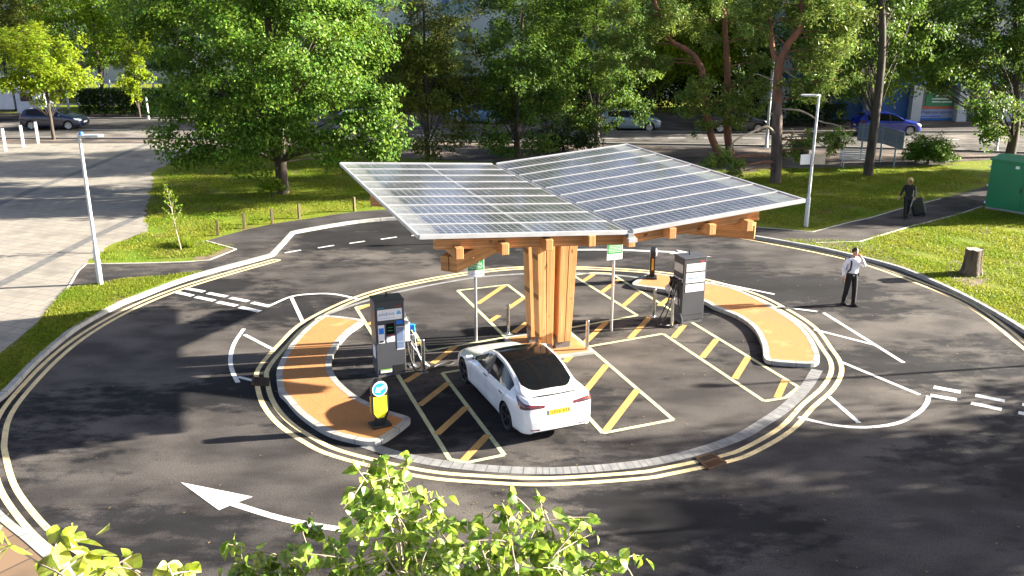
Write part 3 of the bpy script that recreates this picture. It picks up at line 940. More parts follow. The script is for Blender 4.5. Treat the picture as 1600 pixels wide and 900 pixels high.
# keep left posts
m_yel = M("fluorescent_yellow", (.80, .72, .02), .4, c2=(.78, .66, .02))
m_refl = M("amber_reflector", (.70, .36, .04), .35)
m_sgnb = M("sign_blue", (.01, .24, .72), .4)
m_silver = M("silver_back_shell", (.45, .45, .46), .3, .6)
def keepleft(px, rz, label):
    p = G(px[0], px[1], .107)
    t = thing("keep_left_post", label, "traffic bollard", p, rz, "keep left posts on the islands")
    MB().box((0, 0, .025), (.42, .34, .05)).build("base_plate", m_black, t, bevel=.01)
    pr = []
    for k in range(25):
        a = math.pi * k / 24
        pr.append((.185 * math.cos(a), .87 + .185 * math.sin(a)))
    pr = [(.185, .30), ] + pr + [(-.185, .30), (-.10, .08), (.10, .08)]
    mb = MB()
    n = len(pr)
    fr = [(x, -.07, z) for x, z in pr]; bk = [(x * .8, .09, z) for x, z in pr]
    mb.add(fr, [tuple(range(n))]); mb.add(bk, [tuple(reversed(range(n)))])
    mb.add(fr + bk, [(i, n + i, n + (i + 1) % n, (i + 1) % n) for i in range(n)])
    mb.build("shell", m_black, t, bevel=.01)
    MB().box((0, 0, .06), (.17, .14, .06)).build("neck", m_black, t)
    q = [(-.15, .70), (-.15, .33), (-.07, .20), (.07, .20), (.15, .33), (.15, .70)]
    mb = MB(); mb.add([(x, -.078, z) for x, z in q], [(0, 1, 2, 3, 4, 5)]); mb.build("yellow_panel", m_yel, t)
    for s in (-1, 1):
        MB().box((s * .178, .01, .50), (.02, .07, .38)).build("side_reflector", m_refl, t)
    rm = Matrix.Translation((0, -.071, .87)) @ Matrix.Rotation(R(90), 4, 'X')
    MB().lathe([(0, .016), (.165, .016), (.17, 0)], 36, rm).build("disc_rim", m_label, t)
    d = MB().lathe([(0, .0195), (.142, .0195)], 36, rm).build("disc", m_sgnb, t)
    a = R(-135)      # arrow points down to the left
    ar = [(.12, 0), (.02, .085), (.02, .035), (-.11, .035), (-.11, -.035), (.02, -.035), (.02, -.085)]
    a = R(-158)
    MB().add([(x * math.cos(a) - y * math.sin(a), -.0930, .87 + x * math.sin(a) + y * math.cos(a)) for x, y in ar], [(0, 1, 2, 3, 4, 5, 6)]).build("arrow", m_label, t)
    MB().lathe([(0, .07), (.10, .055), (.145, .02), (.15, 0)], 28, Matrix.Translation((0, .085, .87)) @ Matrix.Rotation(R(-90), 4, 'X')).build("back_dome", m_silver, t, smooth=True)
    return t
keepleft((594, 664), R(28), "yellow and black keep left post with blue arrow disc on the near island")
keepleft((1018, 434), R(-97), "black keep left post seen edge on at the tip of the far island")

# green sign boards on poles
def parking_sign(px, H, z0, z1, ga, gb, rz, label):
    p = G(*px)
    t = thing("sign_post", label, "sign", p, rz)
    MB().cyl((0, 0, 0), (0, 0, H - .04), .038, n=14).build("pole", m_galv, t, smooth=True)
    w = .46
    MB().box((0, -.05, (z0 + z1) / 2), (w, .012, z1 - z0)).build("board", m_label, t)
    MB().box((0, -.03, (z0 + z1) / 2), (w - .06, .03, z1 - z0 - .1)).build("back_rail", m_shoe, t)
    MB().box((0, -.0585, (ga + gb) / 2), (w - .03, .006, gb - ga)).build("green_panel", m_green, t)
    rnd = random.Random(5)
    mb = MB(); z = gb - .045
    while z > ga + .03:
        wd = rnd.uniform(.22, .40)
        x = -wd / 2
        while x < wd / 2:
            k = rnd.uniform(.02, .06); mb.box((x + k / 2, -.062, z), (k, .003, .014)); x += k + .012
        z -= .042
    mb.build("small_print", m_label, t)
    text("lettering", "emdrive", .07, m_ltblue, t, (-.03, -.0575, z0 + .075), FR)
    MB().box((.15, -.0575, z0 + .075), (.06, .004, .035)).build("car_emblem", m_ltblue, t)
    return t
parking_sign((744, 533), 2.76, 1.84, 2.74, 2.02, 2.62, ROT, "green notice on a galvanised pole behind the white car bonnet")
parking_sign((955, 517), 2.88, 2.08, 2.86, 2.25, 2.60, ROT, "white and green notice on a galvanised pole right of the timber posts")

# street lamps
m_lamp = M("pale_grey_lamp_paint", (.56, .57, .58), .4, .2, c2=(.46, .47, .48), scale=6)
m_lens = M("lamp_lens", (.55, .57, .6), .2)
def lamp(p, H, rz, label, dish=False):
    t = thing("street_lamp", label, "street lamp", p, rz, "park lamp columns")
    MB().tube([(0, 0, 0), (0, 0, 1.15), (0, 0, 1.25), (0, 0, H)], [.088, .088, .058, .048], 14).build("column", m_lamp, t, smooth=True)
    mb = MB(); q = [(-.05, -.07), (.12, -.11), (.58, -.13), (.70, -.06), (.70, .06), (.58, .13), (.12, .11), (-.05, .07)]
    mb.prism(q, H + .00, H + .055); mb.build("lamp_head", m_lamp, t, bevel=.018)
    MB().box((.38, 0, H - .008), (.40, .17, .018)).build("lens", m_lens, t)
    if dish:
        MB().lathe([(0, .10), (.05, .09), (.075, .03), (.075, 0)], 16, Matrix.Translation((.06, 0, H + .05))).build("sensor", m_blue, t, smooth=True)
    else:
        MB().cyl((.06, 0, H + .05), (.06, 0, H + .11), .035).build("sensor", m_black, t, smooth=True)
    return t
pl_ = G(157, 444, .1)
lamp(pl_, 4.72, R(8), "pale lamp column leaning beside the square, its head pointing right", True)
pr_ = G(1259, 354, .1)
lr = lamp(pr_, 5.18, R(183), "pale lamp column with two small boards behind the right wing of the canopy")
m_tan = M("faded_tan_board", (.52, .44, .32), .6, c2=(.44, .36, .27))
for sx in (-1, 1):
    MB().box((sx * .29, .02, 2.72), (.42, .02, .40), rz=sx * R(8)).build("notice_board", m_tan if sx < 0 else m_label, lr)
lamp((21.4, 22.6, 0), 5.2, R(180), "pale lamp column standing beyond the give way line at the right")
lamp((15.9, 15.9, 0), 5.2, R(185), "pale lamp column standing beside the exit at the near right")

# wooden posts along the left lawn
m_oldwood = wood("weathered_post", (.13, .095, .045), (.08, .06, .03))
w0 = None
for x, y, lab in ((340.6, 368, "weathered wooden post at the tip of the lawn nearest the sapling"), (382, 357, "weathered wooden post second from the sapling"),
             (425.5, 349.5, "weathered wooden post in front of the big tree's left side"), (468, 341, "weathered wooden post in front of the big tree's right side"),
             (554, 330, "weathered wooden post nearest the canopy, by itself on the lawn")):
    p = G(x, y, .1)
    if w0 is None:
        w0 = tag(MB().prism([(-.05, -.05), (.05, -.05), (.05, .05), (-.05, .05)], 0, .62).build("wooden_post", m_oldwood, bevel=.012), lab, "post", "wooden posts along the lawn edge")
        w0.location = p; w0.rotation_euler.z = .3
    else:
        o = w0.copy(); col.objects.link(o); o.location = p; o['label'] = lab; o.rotation_euler.z = random.uniform(0, 1)
# white square posts far left
w0 = None
for x, y, lab in ((60, 224, "tall white post nearest the young yellow tree"), (37, 230, "tall white post in the middle of the three on the square"), (9, 236, "slim white post at the left edge of the square")):
    p = G(x, y, .1)
    if w0 is None:
        w0 = tag(MB().prism([(-.08, -.08), (.08, -.08), (.08, .08), (-.08, .08)], 0, 1.35).build("square_post", m_lamp, bevel=.015), lab, "post", "white posts on the square")
        w0.location = p; w0.rotation_euler = (0, 0, .4)
    else:
        o = w0.copy(); col.objects.link(o); o.location = p; o['label'] = lab
# plain posts by the street
for x, y, H, lab in ((232, 186, 1.6, "short white post in front of the dark hedge"), (1197, 230, 5.5, "grey lamp column by the street between the pines"), (1556, 236, 4.2, "pale grey pole in front of the shop windows")):
    p = G(x, y, .1)
    t = thing("street_pole", lab, "pole", p)
    MB().tube([(0, 0, 0), (0, 0, H)], [.10, .07], 12).build("column", m_lamp, t, smooth=True)
    MB().lathe([(.07, 0), (.075, .03), (.05, .07), (0, .08)], 12, Matrix.Translation((0, 0, H))).build("cap", m_lamp, t, smooth=True)
    MB().cyl((0, 0, 0), (0, 0, .10), .15, .13, 12).build("collar", m_galv, t, smooth=True)

# tree stump
m_bark_d = M("rough_bark", (.17, .125, .085), .95, c2=(.055, .042, .03), scale=9, bmp=.03, bscale=22, stretch=(1, 1, .18))
m_cut = M("sawn_wood", (.40, .34, .27), .85, c2=(.26, .21, .16), scale=7)
p = G(1517, 428, .1)
t = thing("tree_stump", "grey sawn tree stump on the lawn at the right", "stump", p)
mb = MB(); nn_, rows = 30, 7
for r in range(rows):
    z = r / (rows - 1) * .86
    for k in range(nn_):
        a = 2 * math.pi * k / nn_
        rad = (.27 + .10 * (1 - z / .86) ** 3) * (1 + .05 * math.sin(3 * a + 1) + .045 * math.sin(7 * a + z) + .03 * math.sin(13 * a))
        mb.v.append((rad * math.cos(a), rad * math.sin(a), z + (.02 * math.sin(5 * a) if r == rows - 1 else 0)))
for r in range(rows - 1):
    for k in range(nn_):
        a = r * nn_ + k; b = r * nn_ + (k + 1) % nn_
        mb.f.append((a, b, b + nn_, a + nn_)); mb.mi.append(0)
mb.build("bark", m_bark_d, t, smooth=True)
mb = MB(); mb.add([(*q[:2], q[2] - .005) for q in mb.v], []) if False else None
top = MB(); top.add([(.262 * (1 + .05 * math.sin(3 * a + 1) + .045 * math.sin(7 * a + .86)) * math.cos(a), .262 * (1 + .05 * math.sin(3 * a + 1) + .045 * math.sin(7 * a + .86)) * math.sin(a), .853) for a in [2 * math.pi * k / 30 for k in range(30)]], [tuple(range(30))])
top.build("sawn_top", m_cut, t)

# green cabinet
m_gcab = M("green_cabinet_paint", (.010, .20, .075), .38, c2=(.010, .155, .06), scale=.8, lo=.3, hi=.7)
pa = G(1538, 326, .1)
ux, uy = Vector((.64, -.77, 0)), Vector((.77, .64, 0))
rz = math.atan2(ux.y, ux.x)
t = thing("utility_cabinet", "large green metal utility cabinet with double doors at the right edge", "cabinet", pa, rz)
LW, DP, HH = 3.2, 1.9, 2.1
MB().box((LW / 2, DP / 2, .05), (LW - .04, DP - .04, .10)).build("plinth", m_kerb, t)
MB().box((LW / 2, DP / 2, HH / 2 + .08), (LW, DP, HH - .05)).build("body", m_gcab, t, bevel=.01)
mb = MB(); a = [(-.08, -.08, HH + .05), (LW + .08, -.08, HH + .05), (LW + .08, DP + .08, HH + .05), (-.08, DP + .08, HH + .05)]
b = [(-.06, -.06, HH + .10), (LW + .06, -.06, HH + .10), (LW + .06, DP * .5, HH + .26), (-.06, DP * .5, HH + .26)]
mb.box((LW / 2, DP / 2, HH + .07), (LW + .12, DP + .12, .06))
mb.add([(-.06, -.06, HH + .10), (LW + .06, -.06, HH + .10), (LW + .06, DP + .06, HH + .10), (-.06, DP + .06, HH + .10), (-.06, DP / 2, HH + .22), (LW + .06, DP / 2, HH + .22)],
       [(0, 1, 5, 4), (2, 3, 4, 5), (1, 2, 5), (3, 0, 4)])
mb.build("roof", m_gcab, t)
for k in (0, 1):
    d = MB().box((.82 + k * 1.24, -.012, HH / 2 + .06), (1.20, .024, HH - .28)).build("door", m_gcab, t, bevel=.006)
    if k == 0: MB().box((1.36, -.035, HH / 2 - .05), (.05, .03, .22)).build("handle", m_black, d, bevel=.008)
for z in (.25, 1.0, 1.8):
    MB().cyl((-.02, -.02, z), (-.02, -.02, z + .09), .03).build("hinge", m_label, t)
MB().box((1.1, -.03, HH - .15), (.16, .01, .12)).build("warning_label", m_label, t)

# notice board, bench, litter bin
m_nb = M("slate_board_back", (.14, .18, .23), .5)
m_nbp = M("slate_post", (.20, .24, .28), .5)
pts = [G(1344, 250, .1), G(1374, 254, .1), G(1396, 262, .1)]
c = sum(pts, Vector()) / 3
t = thing("notice_board", "grey three panel notice board on posts beside the bench", "notice board", (c.x, c.y, .1))
for q in pts:
    MB().cyl((q.x - c.x, q.y - c.y, 0), (q.x - c.x, q.y - c.y, 2.0), .05).build("post", m_nbp, t, smooth=True)
ends = [pts[0] + (pts[0] - pts[1]) * .28, pts[0].lerp(pts[1], .98), pts[1].lerp(pts[2], .06), pts[2] + (pts[2] - pts[1]) * .45]
for a, b in ((ends[0], ends[1]), (ends[2], ends[3])):
    MB().beam((a.x - c.x, a.y - c.y, 1.55), (b.x - c.x, b.y - c.y, 1.55), .05, .95).build("panel", m_nb, t, bevel=.01)
    for z in (1.25, 1.85):
        d = (b - a).normalized(); nv = Vector((d.y, -d.x, 0)) * .04
        MB().beam((a.x - c.x + nv.x, a.y - c.y + nv.y, z), (b.x - c.x + nv.x, b.y - c.y + nv.y, z), .03, .05).build("rail", m_nbp, t)
q = G(1337, 262, .1)
t = thing("bench", "white slatted bench behind the dark trunk by the notice board", "bench", q, R(-8))
mb = MB()
for k in range(5): mb.box((0, -.2 + k * .1, .45), (1.7, .07, .03))
mb.build("seat", m_lamp, t)
mb = MB()
for k in range(4): mb.box((0, .27 + k * .03, .56 + k * .11), (1.7, .03, .08))
mb.build("backrest", m_lamp, t)
for s in (-.7, .7):
    MB().tube([(s, -.22, 0), (s, -.22, .44), (s, .2, .44), (s, .36, .9)], .025, 8).tube([(s, .2, .44), (s, .3, 0)], .025, 8).build("leg", m_lamp, t)
q = G(1250, 244, .1)
t = thing("litter_bin", "round dark litter bin with pale rubbish on top under the pine", "bin", q)
MB().lathe([(0, 0), (.40, 0), (.50, .25), (.52, .75), (.46, .85), (.44, .84), (.44, .80), (0, .80)], 24).build("body", m_black, t, smooth=True)
MB().lathe([(0, .98), (.20, .97), (.30, .90), (.30, .86)], 14).build("rubbish_bag", m_label, t, smooth=True)
# ================================================================== CARS
def pchip(x, y, xq):
    x, y = np.array(x, float), np.array(y, float)
    h = np.diff(x); d = np.diff(y) / h
    m = np.zeros_like(y)
    for i in range(1, len(x) - 1):
        if d[i - 1] * d[i] > 0:
            w1, w2 = 2 * h[i] + h[i - 1], h[i] + 2 * h[i - 1]
            m[i] = (w1 + w2) / (w1 / d[i - 1] + w2 / d[i])
    m[0], m[-1] = d[0], d[-1]
    k = np.clip(np.searchsorted(x, xq) - 1, 0, len(h) - 1)
    t = (xq - x[k]) / h[k]
    return ((1 + 2 * t) * (1 - t) ** 2 * y[k] + t * (1 - t) ** 2 * h[k] * m[k] + t * t * (3 - 2 * t) * y[k + 1] + t * t * (t - 1) * h[k] * m[k + 1])

SEDAN = dict(L=4.69, f=[0, .12, .4, .9, 1.3, 1.75, 2.2, 2.6, 3.0, 3.5, 3.9, 4.2, 4.45, 4.56, 4.66, 4.69],
    w=[[.50, .66, .78, .82, .82, .80, .80, .80, .80, .82, .82, .80, .78, .75, .68, .62],
       [.60, .75, .87, .91, .905, .89, .89, .89, .89, .905, .905, .88, .845, .805, .72, .64],
       [.62, .77, .89, .925, .92, .91, .91, .91, .91, .925, .925, .90, .86, .825, .745, .67],
       [.57, .73, .85, .905, .90, .895, .90, .90, .905, .92, .92, .895, .855, .815, .72, .64],
       [.48, .64, .76, .80, .80, .815, .825, .83, .83, .83, .82, .80, .77, .735, .62, .54],
       [.40, .55, .66, .70, .735, .70, .66, .65, .655, .68, .715, .735, .72, .68, .54, .46],
       [.30, .42, .52, .56, .60, .61, .60, .595, .60, .61, .615, .61, .60, .57, .44, .37],
       [0] * 16],
    z=[[.20, .19, .18, .18, .18, .18, .18, .18, .18, .18, .19, .21, .23, .25, .28, .32],
       [.28, .26, .25, .24, .24, .24, .24, .24, .24, .24, .25, .27, .28, .30, .33, .36],
       [.42, .45, .48, .50, .50, .50, .50, .50, .50, .50, .52, .54, .56, .57, .55, .50],
       [.50, .57, .64, .72, .74, .76, .77, .78, .79, .82, .85, .87, .88, .87, .70, .60],
       [.53, .62, .71, .80, .86, .89, .905, .92, .935, .96, .99, 1.01, 1.025, 1.015, .80, .64],
       [.55, .645, .74, .84, .90, 1.09, 1.275, 1.335, 1.325, 1.22, 1.07, 1.035, 1.045, 1.04, .82, .65],
       [.555, .655, .75, .855, .935, 1.15, 1.355, 1.415, 1.405, 1.31, 1.165, 1.06, 1.06, 1.055, .83, .66],
       [.56, .665, .765, .87, .955, 1.18, 1.385, 1.443, 1.435, 1.345, 1.205, 1.09, 1.08, 1.075, .84, .66]],
    side=(1.42, 3.80), top=(1.32, 4.20), fa=.86, ra=3.735, wr=.335)
HATCH = dict(L=4.25, f=[0, .1, .35, .85, 1.15, 1.6, 2.0, 2.4, 2.9, 3.4, 3.75, 4.0, 4.15, 4.22, 4.25],
    w=[[.55, .68, .76, .80, .80, .79, .79, .79, .79, .80, .80, .78, .76, .72, .68],
       [.66, .78, .86, .885, .88, .87, .87, .87, .87, .885, .885, .865, .84, .80, .76],
       [.68, .80, .87, .895, .89, .885, .885, .885, .885, .90, .90, .88, .855, .82, .78],
       [.62, .76, .85, .88, .88, .88, .88, .88, .885, .895, .89, .87, .85, .82, .78],
       [.55, .68, .78, .82, .83, .83, .83, .83, .83, .83, .82, .80, .78, .75, .71],
       [.45, .58, .68, .74, .77, .71, .66, .645, .645, .65, .66, .68, .69, .66, .6],
       [.35, .45, .55, .60, .62, .60, .57, .56, .56, .565, .57, .58, .58, .55, .5],
       [0] * 15],
    z=[[.24, .22, .20, .19, .19, .19, .19, .19, .19, .19, .20, .22, .25, .28, .32],
       [.34, .30, .27, .26, .26, .26, .26, .26, .26, .26, .27, .30, .33, .36, .38],
       [.50, .52, .54, .55, .55, .55, .55, .55, .55, .56, .57, .58, .58, .56, .52],
       [.60, .68, .75, .80, .82, .84, .85, .86, .87, .88, .89, .90, .86, .78, .66],
       [.64, .73, .83, .90, .94, .95, .96, .97, .99, 1.01, 1.03, 1.03, .98, .88, .72],
       [.66, .76, .86, .95, 1.00, 1.20, 1.34, 1.40, 1.405, 1.385, 1.34, 1.22, 1.02, .90, .74],
       [.67, .77, .88, .975, 1.03, 1.27, 1.42, 1.475, 1.48, 1.46, 1.42, 1.27, 1.05, .92, .75],
       [.68, .78, .89, .985, 1.045, 1.29, 1.44, 1.495, 1.50, 1.485, 1.44, 1.30, 1.06, .93, .75]],
    side=(1.28, 3.72), top=(1.17, 4.02), fa=.83, ra=3.43, wr=.315, hatch=True)

m_glass = M("tinted_car_glass", (.006, .007, .008), .05, spec=.35)
m_arch = M("wheel_well", (.006, .006, .006), .9)
m_tyre = M("tyre_rubber", (.013, .013, .013), .7)
m_rimd = M("dark_grey_rim", (.05, .05, .055), .35, .6)
m_rims = M("silver_rim", (.50, .50, .52), .3, .8)
m_tail = M("red_tail_lamp", (.16, .008, .008), .12, coat=.5, c2=(.03, .004, .005), scale=7)
m_headl = M("clear_head_lamp", (.62, .66, .70), .1, coat=.6)
m_plate_y = M("yellow_number_plate", (.70, .50, .02), .5)
m_plate_w = M("white_number_plate", (.7, .7, .7), .5)
m_trim = M("black_trim", (.012, .012, .013), .45)

def paint(name, c, rough=.22, metal=0.):
    return M(name, c, rough, metal, c2=tuple(v * .96 for v in c), coat=.9)

def wheel(t, x, y, r, rim, w=.235):
    s = 1 if x > 0 else -1
    mt = Matrix.Translation((x, y, r)) @ Matrix.Rotation(R(90) * s, 4, 'Y')
    h = w / 2
    ri = r * .74
    tyre = MB().lathe([(ri, -h), (r * .93, -h), (r * .99, -h * .75), (r, 0), (r * .99, h * .75), (r * .93, h), (ri, h * .98), (ri, -h)], 36, mt).build("tyre", m_tyre, None, smooth=True, sharp=50)
    wt = bpy.data.objects.new("wheel", tyre.data); bpy.data.objects.remove(tyre)
    col.objects.link(wt); wt.parent = t
    mb = MB().lathe([(ri, h * .98), (ri * .95, h * .86), (ri * .93, h * .3), (.0, h * .2)], 36, mt)
    for k in range(5):
        a = 2 * math.pi * k / 5
        for da in (-.16, .16):
            p0 = Vector((.05 * math.cos(a), .05 * math.sin(a), h * .72)); p1 = Vector((ri * .95 * math.cos(a + da), ri * .95 * math.sin(a + da), h * .80))
            mb.beam(mt @ p0, mt @ p1, .045, .03, up=mt.to_3x3() @ Vector((0, 0, 1)))
    mb.lathe([(0, h * .86), (.045, h * .84), (.07, h * .6)], 16, mt)
    o = mb.build("rim", rim, wt)
    return wt

def car(T, label, loc, rz, m_body, rim, cat="car", scale=1.0, group=None, detail=True, name="parked_car"):
    """local frame: +y forward, origin on the ground at mid length"""
    t = thing(name, label, cat, loc, rz, group)
    L = T['L']
    NS = 110 if detail else 64
    f = np.unique(np.concatenate([np.linspace(0, L, NS), np.array(T['f']), np.linspace(T['top'][1] - .25, T['top'][1] + .02, 40) if detail else np.array([1.])]))
    J = 8
    W = [pchip(T['f'], T['w'][j], f) for j in range(J)]
    Z = [pchip(T['f'], T['z'][j], f) for j in range(J)]
    K = 4
    # across: catmull-rom through the eight control curves
    cols, segs = [], []
    for j in range(J - 1):
        j0, j3 = max(j - 1, 0), min(j + 2, J - 1)
        for k in range(12 if (j == 6 and detail) else K):
            s = k / (12 if (j == 6 and detail) else K)
            def cr(a, b, c, d):
                return .5 * (2 * b + (c - a) * s + (2 * a - 5 * b + 4 * c - d) * s * s + (3 * b - a - 3 * c + d) * s ** 3)
            w3, z3 = (W[j3], Z[j3]) if j < J - 2 else (-W[J - 2], Z[J - 2])
            w_, z_ = cr(W[j0], W[j], W[j + 1], w3), cr(Z[j0], Z[j], Z[j + 1], z3)
            cols.append((w_, z_)); segs.append((j, s))
    cols.append((W[7] * 0, Z[7]))
    if detail:                                   # bend the grid so that the glass ends in rounded corners
        g0, g1 = f - T['top'][0], f - T['top'][1]
        for q in range(len(cols) - 1):
            j, s = segs[q]
            if j == 5: e_ = s ** 2
            elif j == 6: e_ = max(0., 1 - (1 - cols[q][0] / np.maximum(W[6], 1e-3)).mean() / .55) ** 2.2
            else: continue
            fk = f - .26 * e_ * np.exp(-(g1 / .34) ** 2) + .10 * e_ * np.exp(-(g0 / .25) ** 2)
            cols[q] = (np.interp(fk, f, cols[q][0]), np.interp(fk, f, cols[q][1]), fk)
    nj = len(cols)
    n = len(f)
    v, fc, mi = [], [], []
    # ring per station: right half bottom->top, then left half top->bottom
    ringn = 2 * nj - 1
    for i in range(n):
        y = L / 2 - f[i]
        for k in range(nj): v.append((cols[k][0][i], L / 2 - cols[k][2][i] if len(cols[k]) > 2 else y, cols[k][1][i]))
        for k in range(nj - 2, -1, -1): v.append((-cols[k][0][i], L / 2 - cols[k][2][i] if len(cols[k]) > 2 else y, cols[k][1][i]))
    for i in range(n - 1):
        fm = (f[i] + f[i + 1]) / 2
        for k in range(ringn):
            k2 = (k + 1) % ringn
            fc.append((i * ringn + k, i * ringn + k2, (i + 1) * ringn + k2, (i + 1) * ringn + k))
            kk = k if k < nj - 1 else (2 * nj - 3 - k if k < ringn - 1 else -1)
            m = 0
            if kk >= 0:
                j, s = segs[min(kk, len(segs) - 1)]
                if j == 4 and T['side'][0] < fm < T['side'][1]: m = 1
                if j >= 6:
                    lat = 1 - (cols[kk][0][i] / max(W[6][i], 1e-3))
                    edge = max(0, .28 - lat) / .28
                    if T['top'][0] < fm < T['top'][1]:
                        m = 2
                        if T.get('hatch') and 1.75 < fm < 3.86: m = 0
                    if T.get('hatch') and False: pass
            else:
                m = 3
            mi.append(m)
    fc.append(tuple(range(ringn))); mi.append(0)
    fc.append(tuple((n - 1) * ringn + k for k in reversed(range(ringn)))); mi.append(0)
    me = bpy.data.meshes.new("shell"); me.from_pydata(v, [], fc)
    for m in (m_body, m_glass, m_glass, m_arch): me.materials.append(m)
    me.polygons.foreach_set("material_index", mi)
    bm = bmesh.new(); bm.from_mesh(me); bmesh.ops.recalc_face_normals(bm, faces=bm.faces); bm.to_mesh(me); bm.free()
    sh = bpy.data.objects.new("shell", me); col.objects.link(sh)
    wr = T['wr']
    cut = MB()
    for ff in (T['fa'], T['ra']):
        for s in (-1, 1):
            cut.cyl((s * .60, L / 2 - ff, wr), (s * 1.2, L / 2 - ff, wr), wr + .045, n=40, mi=3)
    co = cut.build("cutter", [m_body, m_glass, m_glass, m_arch])
    md = sh.modifiers.new("b", 'BOOLEAN'); md.object = co; md.operation = 'DIFFERENCE'; md.solver = 'EXACT'
    dg = bpy.context.evaluated_depsgraph_get()
    ev = bpy.data.meshes.new_from_object(sh.evaluated_get(dg))
    bpy.data.objects.remove(sh); bpy.data.objects.remove(co)
    bvh = BVHTree.FromPolygons([q.co for q in ev.vertices], [p.vertices[:] for p in ev.polygons])
    # split into body, side windows, roof glass, underside
    P_ = [q.co.copy() for q in ev.vertices]
    groups = {}
    for p in ev.polygons:
        key = p.material_index
        if key == 1: key = 'R' if p.center.x > 0 else 'L'
        if key == 2 and T.get('hatch'): key = 'WS' if p.center.y > 0 else 'RW'
        groups.setdefault(key, []).append(p.vertices[:])
    names = {0: ("body", m_body), 'R': ("side_window", m_glass), 'L': ("side_window", m_glass), 2: ("glass_roof", m_glass), 3: ("underbody", m_arch), 'WS': ("windscreen", m_glass), 'RW': ("rear_window", m_glass)}
    for key, fs in groups.items():
        used = sorted({i for q in fs for i in q}); ix = {a: b for b, a in enumerate(used)}
        mb = MB(); mb.v = [tuple(P_[i]) for i in used]; mb.f = [tuple(ix[i] for i in q) for q in fs]; mb.mi = [0] * len(fs)
        mb.build(names[key][0], names[key][1], t, smooth=True, sharp=38)
    for s in (-1, 1):
        for ff in (T['fa'], T['ra']):
            wheel(t, s * (.925 - .135 if not T.get('hatch') else .885 - .13), L / 2 - ff, wr, rim)
    # pieces laid on the skin
    def cast(o, d):
        h = bvh.ray_cast(Vector(o), Vector(d).normalized())
        return (h[0], h[1]) if h[0] is not None else (None, None)
    def skin(name, outline, d, mat, out=.006, res=10, par=None):
        """outline: four corner points (Vectors) ordered round; cast along d; a res x res sheet"""
        a, b, c, e = [Vector(q) for q in outline]
        pts = []
        for i in range(res + 1):
            for j in range(res + 1):
                q = a.lerp(b, j / res).lerp(e.lerp(c, j / res), i / res)
                h, nn = cast(q, d)
                pts.append((h - Vector(d).normalized() * out) if h is not None else None)
        mb = MB()
        ok = [p if p is not None else Vector((0, 0, 0)) for p in pts]
        fs = []
        for i in range(res):
            for j in range(res):
                ids = (i * (res + 1) + j, i * (res + 1) + j + 1, (i + 1) * (res + 1) + j + 1, (i + 1) * (res + 1) + j)
                if all(pts[k] is not None for k in ids): fs.append(ids)
        mb.add(ok, fs)
        return mb.build(name, mat, par or t, smooth=True)
    rear, front = -L / 2, L / 2
    if T is SEDAN:
        for s in (-1, 1):
            d = Vector((-s * .62, .78, 0)).normalized(); sx = Vector((d.y, -d.x, 0)) * s
            c0 = Vector((s * .74, rear + .10, 0)) - d * 2
            tl = skin("tail_light", [c0 - sx * .34 + Vector((0, 0, .855)), c0 + sx * .16 + Vector((0, 0, .84)), c0 + sx * .36 + Vector((0, 0, 1.02)), c0 - sx * .36 + Vector((0, 0, .905))], d, m_tail, .008, 14)
            skin("light_bar", [c0 - sx * .24 + Vector((0, 0, .87)), c0 + sx * .12 + Vector((0, 0, .885)), c0 + sx * .12 + Vector((0, 0, .900)), c0 - sx * .24 + Vector((0, 0, .888))], d, m_trim, .011, 10, tl)
            d = Vector((-s, 0, 0))
            for y0 in (-.02, -1.10):
                q = Vector((s * 2, y0, .83))
                skin("door_handle", [q + Vector((0, -.11, -.012)), q + Vector((0, .11, -.012)), q + Vector((0, .11, .012)), q + Vector((0, -.11, .012))], d, m_trim, .008, 4)
            for seam in ([(.96, .30), (.90, .55), (.86, .87)], [(-.16, .30), (-.16, .92)], [(-1.10, .52), (-1.30, .80), (-1.36, .93)]):
                for a, b in zip(seam, seam[1:]):
                    skin("door_gap", [(s * 2, a[0] - .006, a[1]), (s * 2, a[0] + .006, a[1]), (s * 2, b[0] + .006, b[1]), (s * 2, b[0] - .006, b[1])], d, m_trim, .0025, 6)
            skin("window_pillar", [(s * 2, -.20, .90), (s * 2, -.10, .90), (s * 2, -.13, 1.36), (s * 2, -.22, 1.36)], d, m_trim, .004, 8)
            mr = MB().box((0, 0, 0), (.20, .10, .13)); m_ = mr.build("mirror", m_body, t, bevel=.035)
            m_.location = (s * 1.0, .80, .97); m_.rotation_euler.z = s * .2
            MB().beam((s * .86, .80, .93), (s * .95, .80, .94), .05, .035).build("mirror_arm", m_trim, t)
            d = Vector((0, 1, 0))
            skin("bumper_reflector", [(s * .48, rear - 1, .345), (s * .70, rear - 1, .365), (s * .70, rear - 1, .385), (s * .48, rear - 1, .375)], d, m_tail, .006, 6)
            d = Vector((-s * .4, -.9, -.3)).normalized()
            c0 = Vector((s * .62, front - .12, .68)) - d * 2
            skin("headlight", [c0 + Vector((-s * .12, 0, -.06)), c0 + Vector((s * .20, 0, -.02)), c0 + Vector((s * .22, 0, .07)), c0 + Vector((-s * .1, 0, .03))], d, m_headl, .006, 8)
        # boot lid edge, spoiler, valance, plate, emblem
        d = Vector((0, 1, 0))
        skin("boot_gap", [(-.62, rear - 1, .845), (.62, rear - 1, .845), (.62, rear - 1, .855), (-.62, rear - 1, .855)], d, m_trim, .003, 14)
        mb = MB()
        sp = [Vector((x, rear + .135 + .12 * (abs(x) / .70) ** 2.2, 1.074 - .05 * (abs(x) / .70) ** 3)) for x in np.linspace(-.70, .70, 17)]
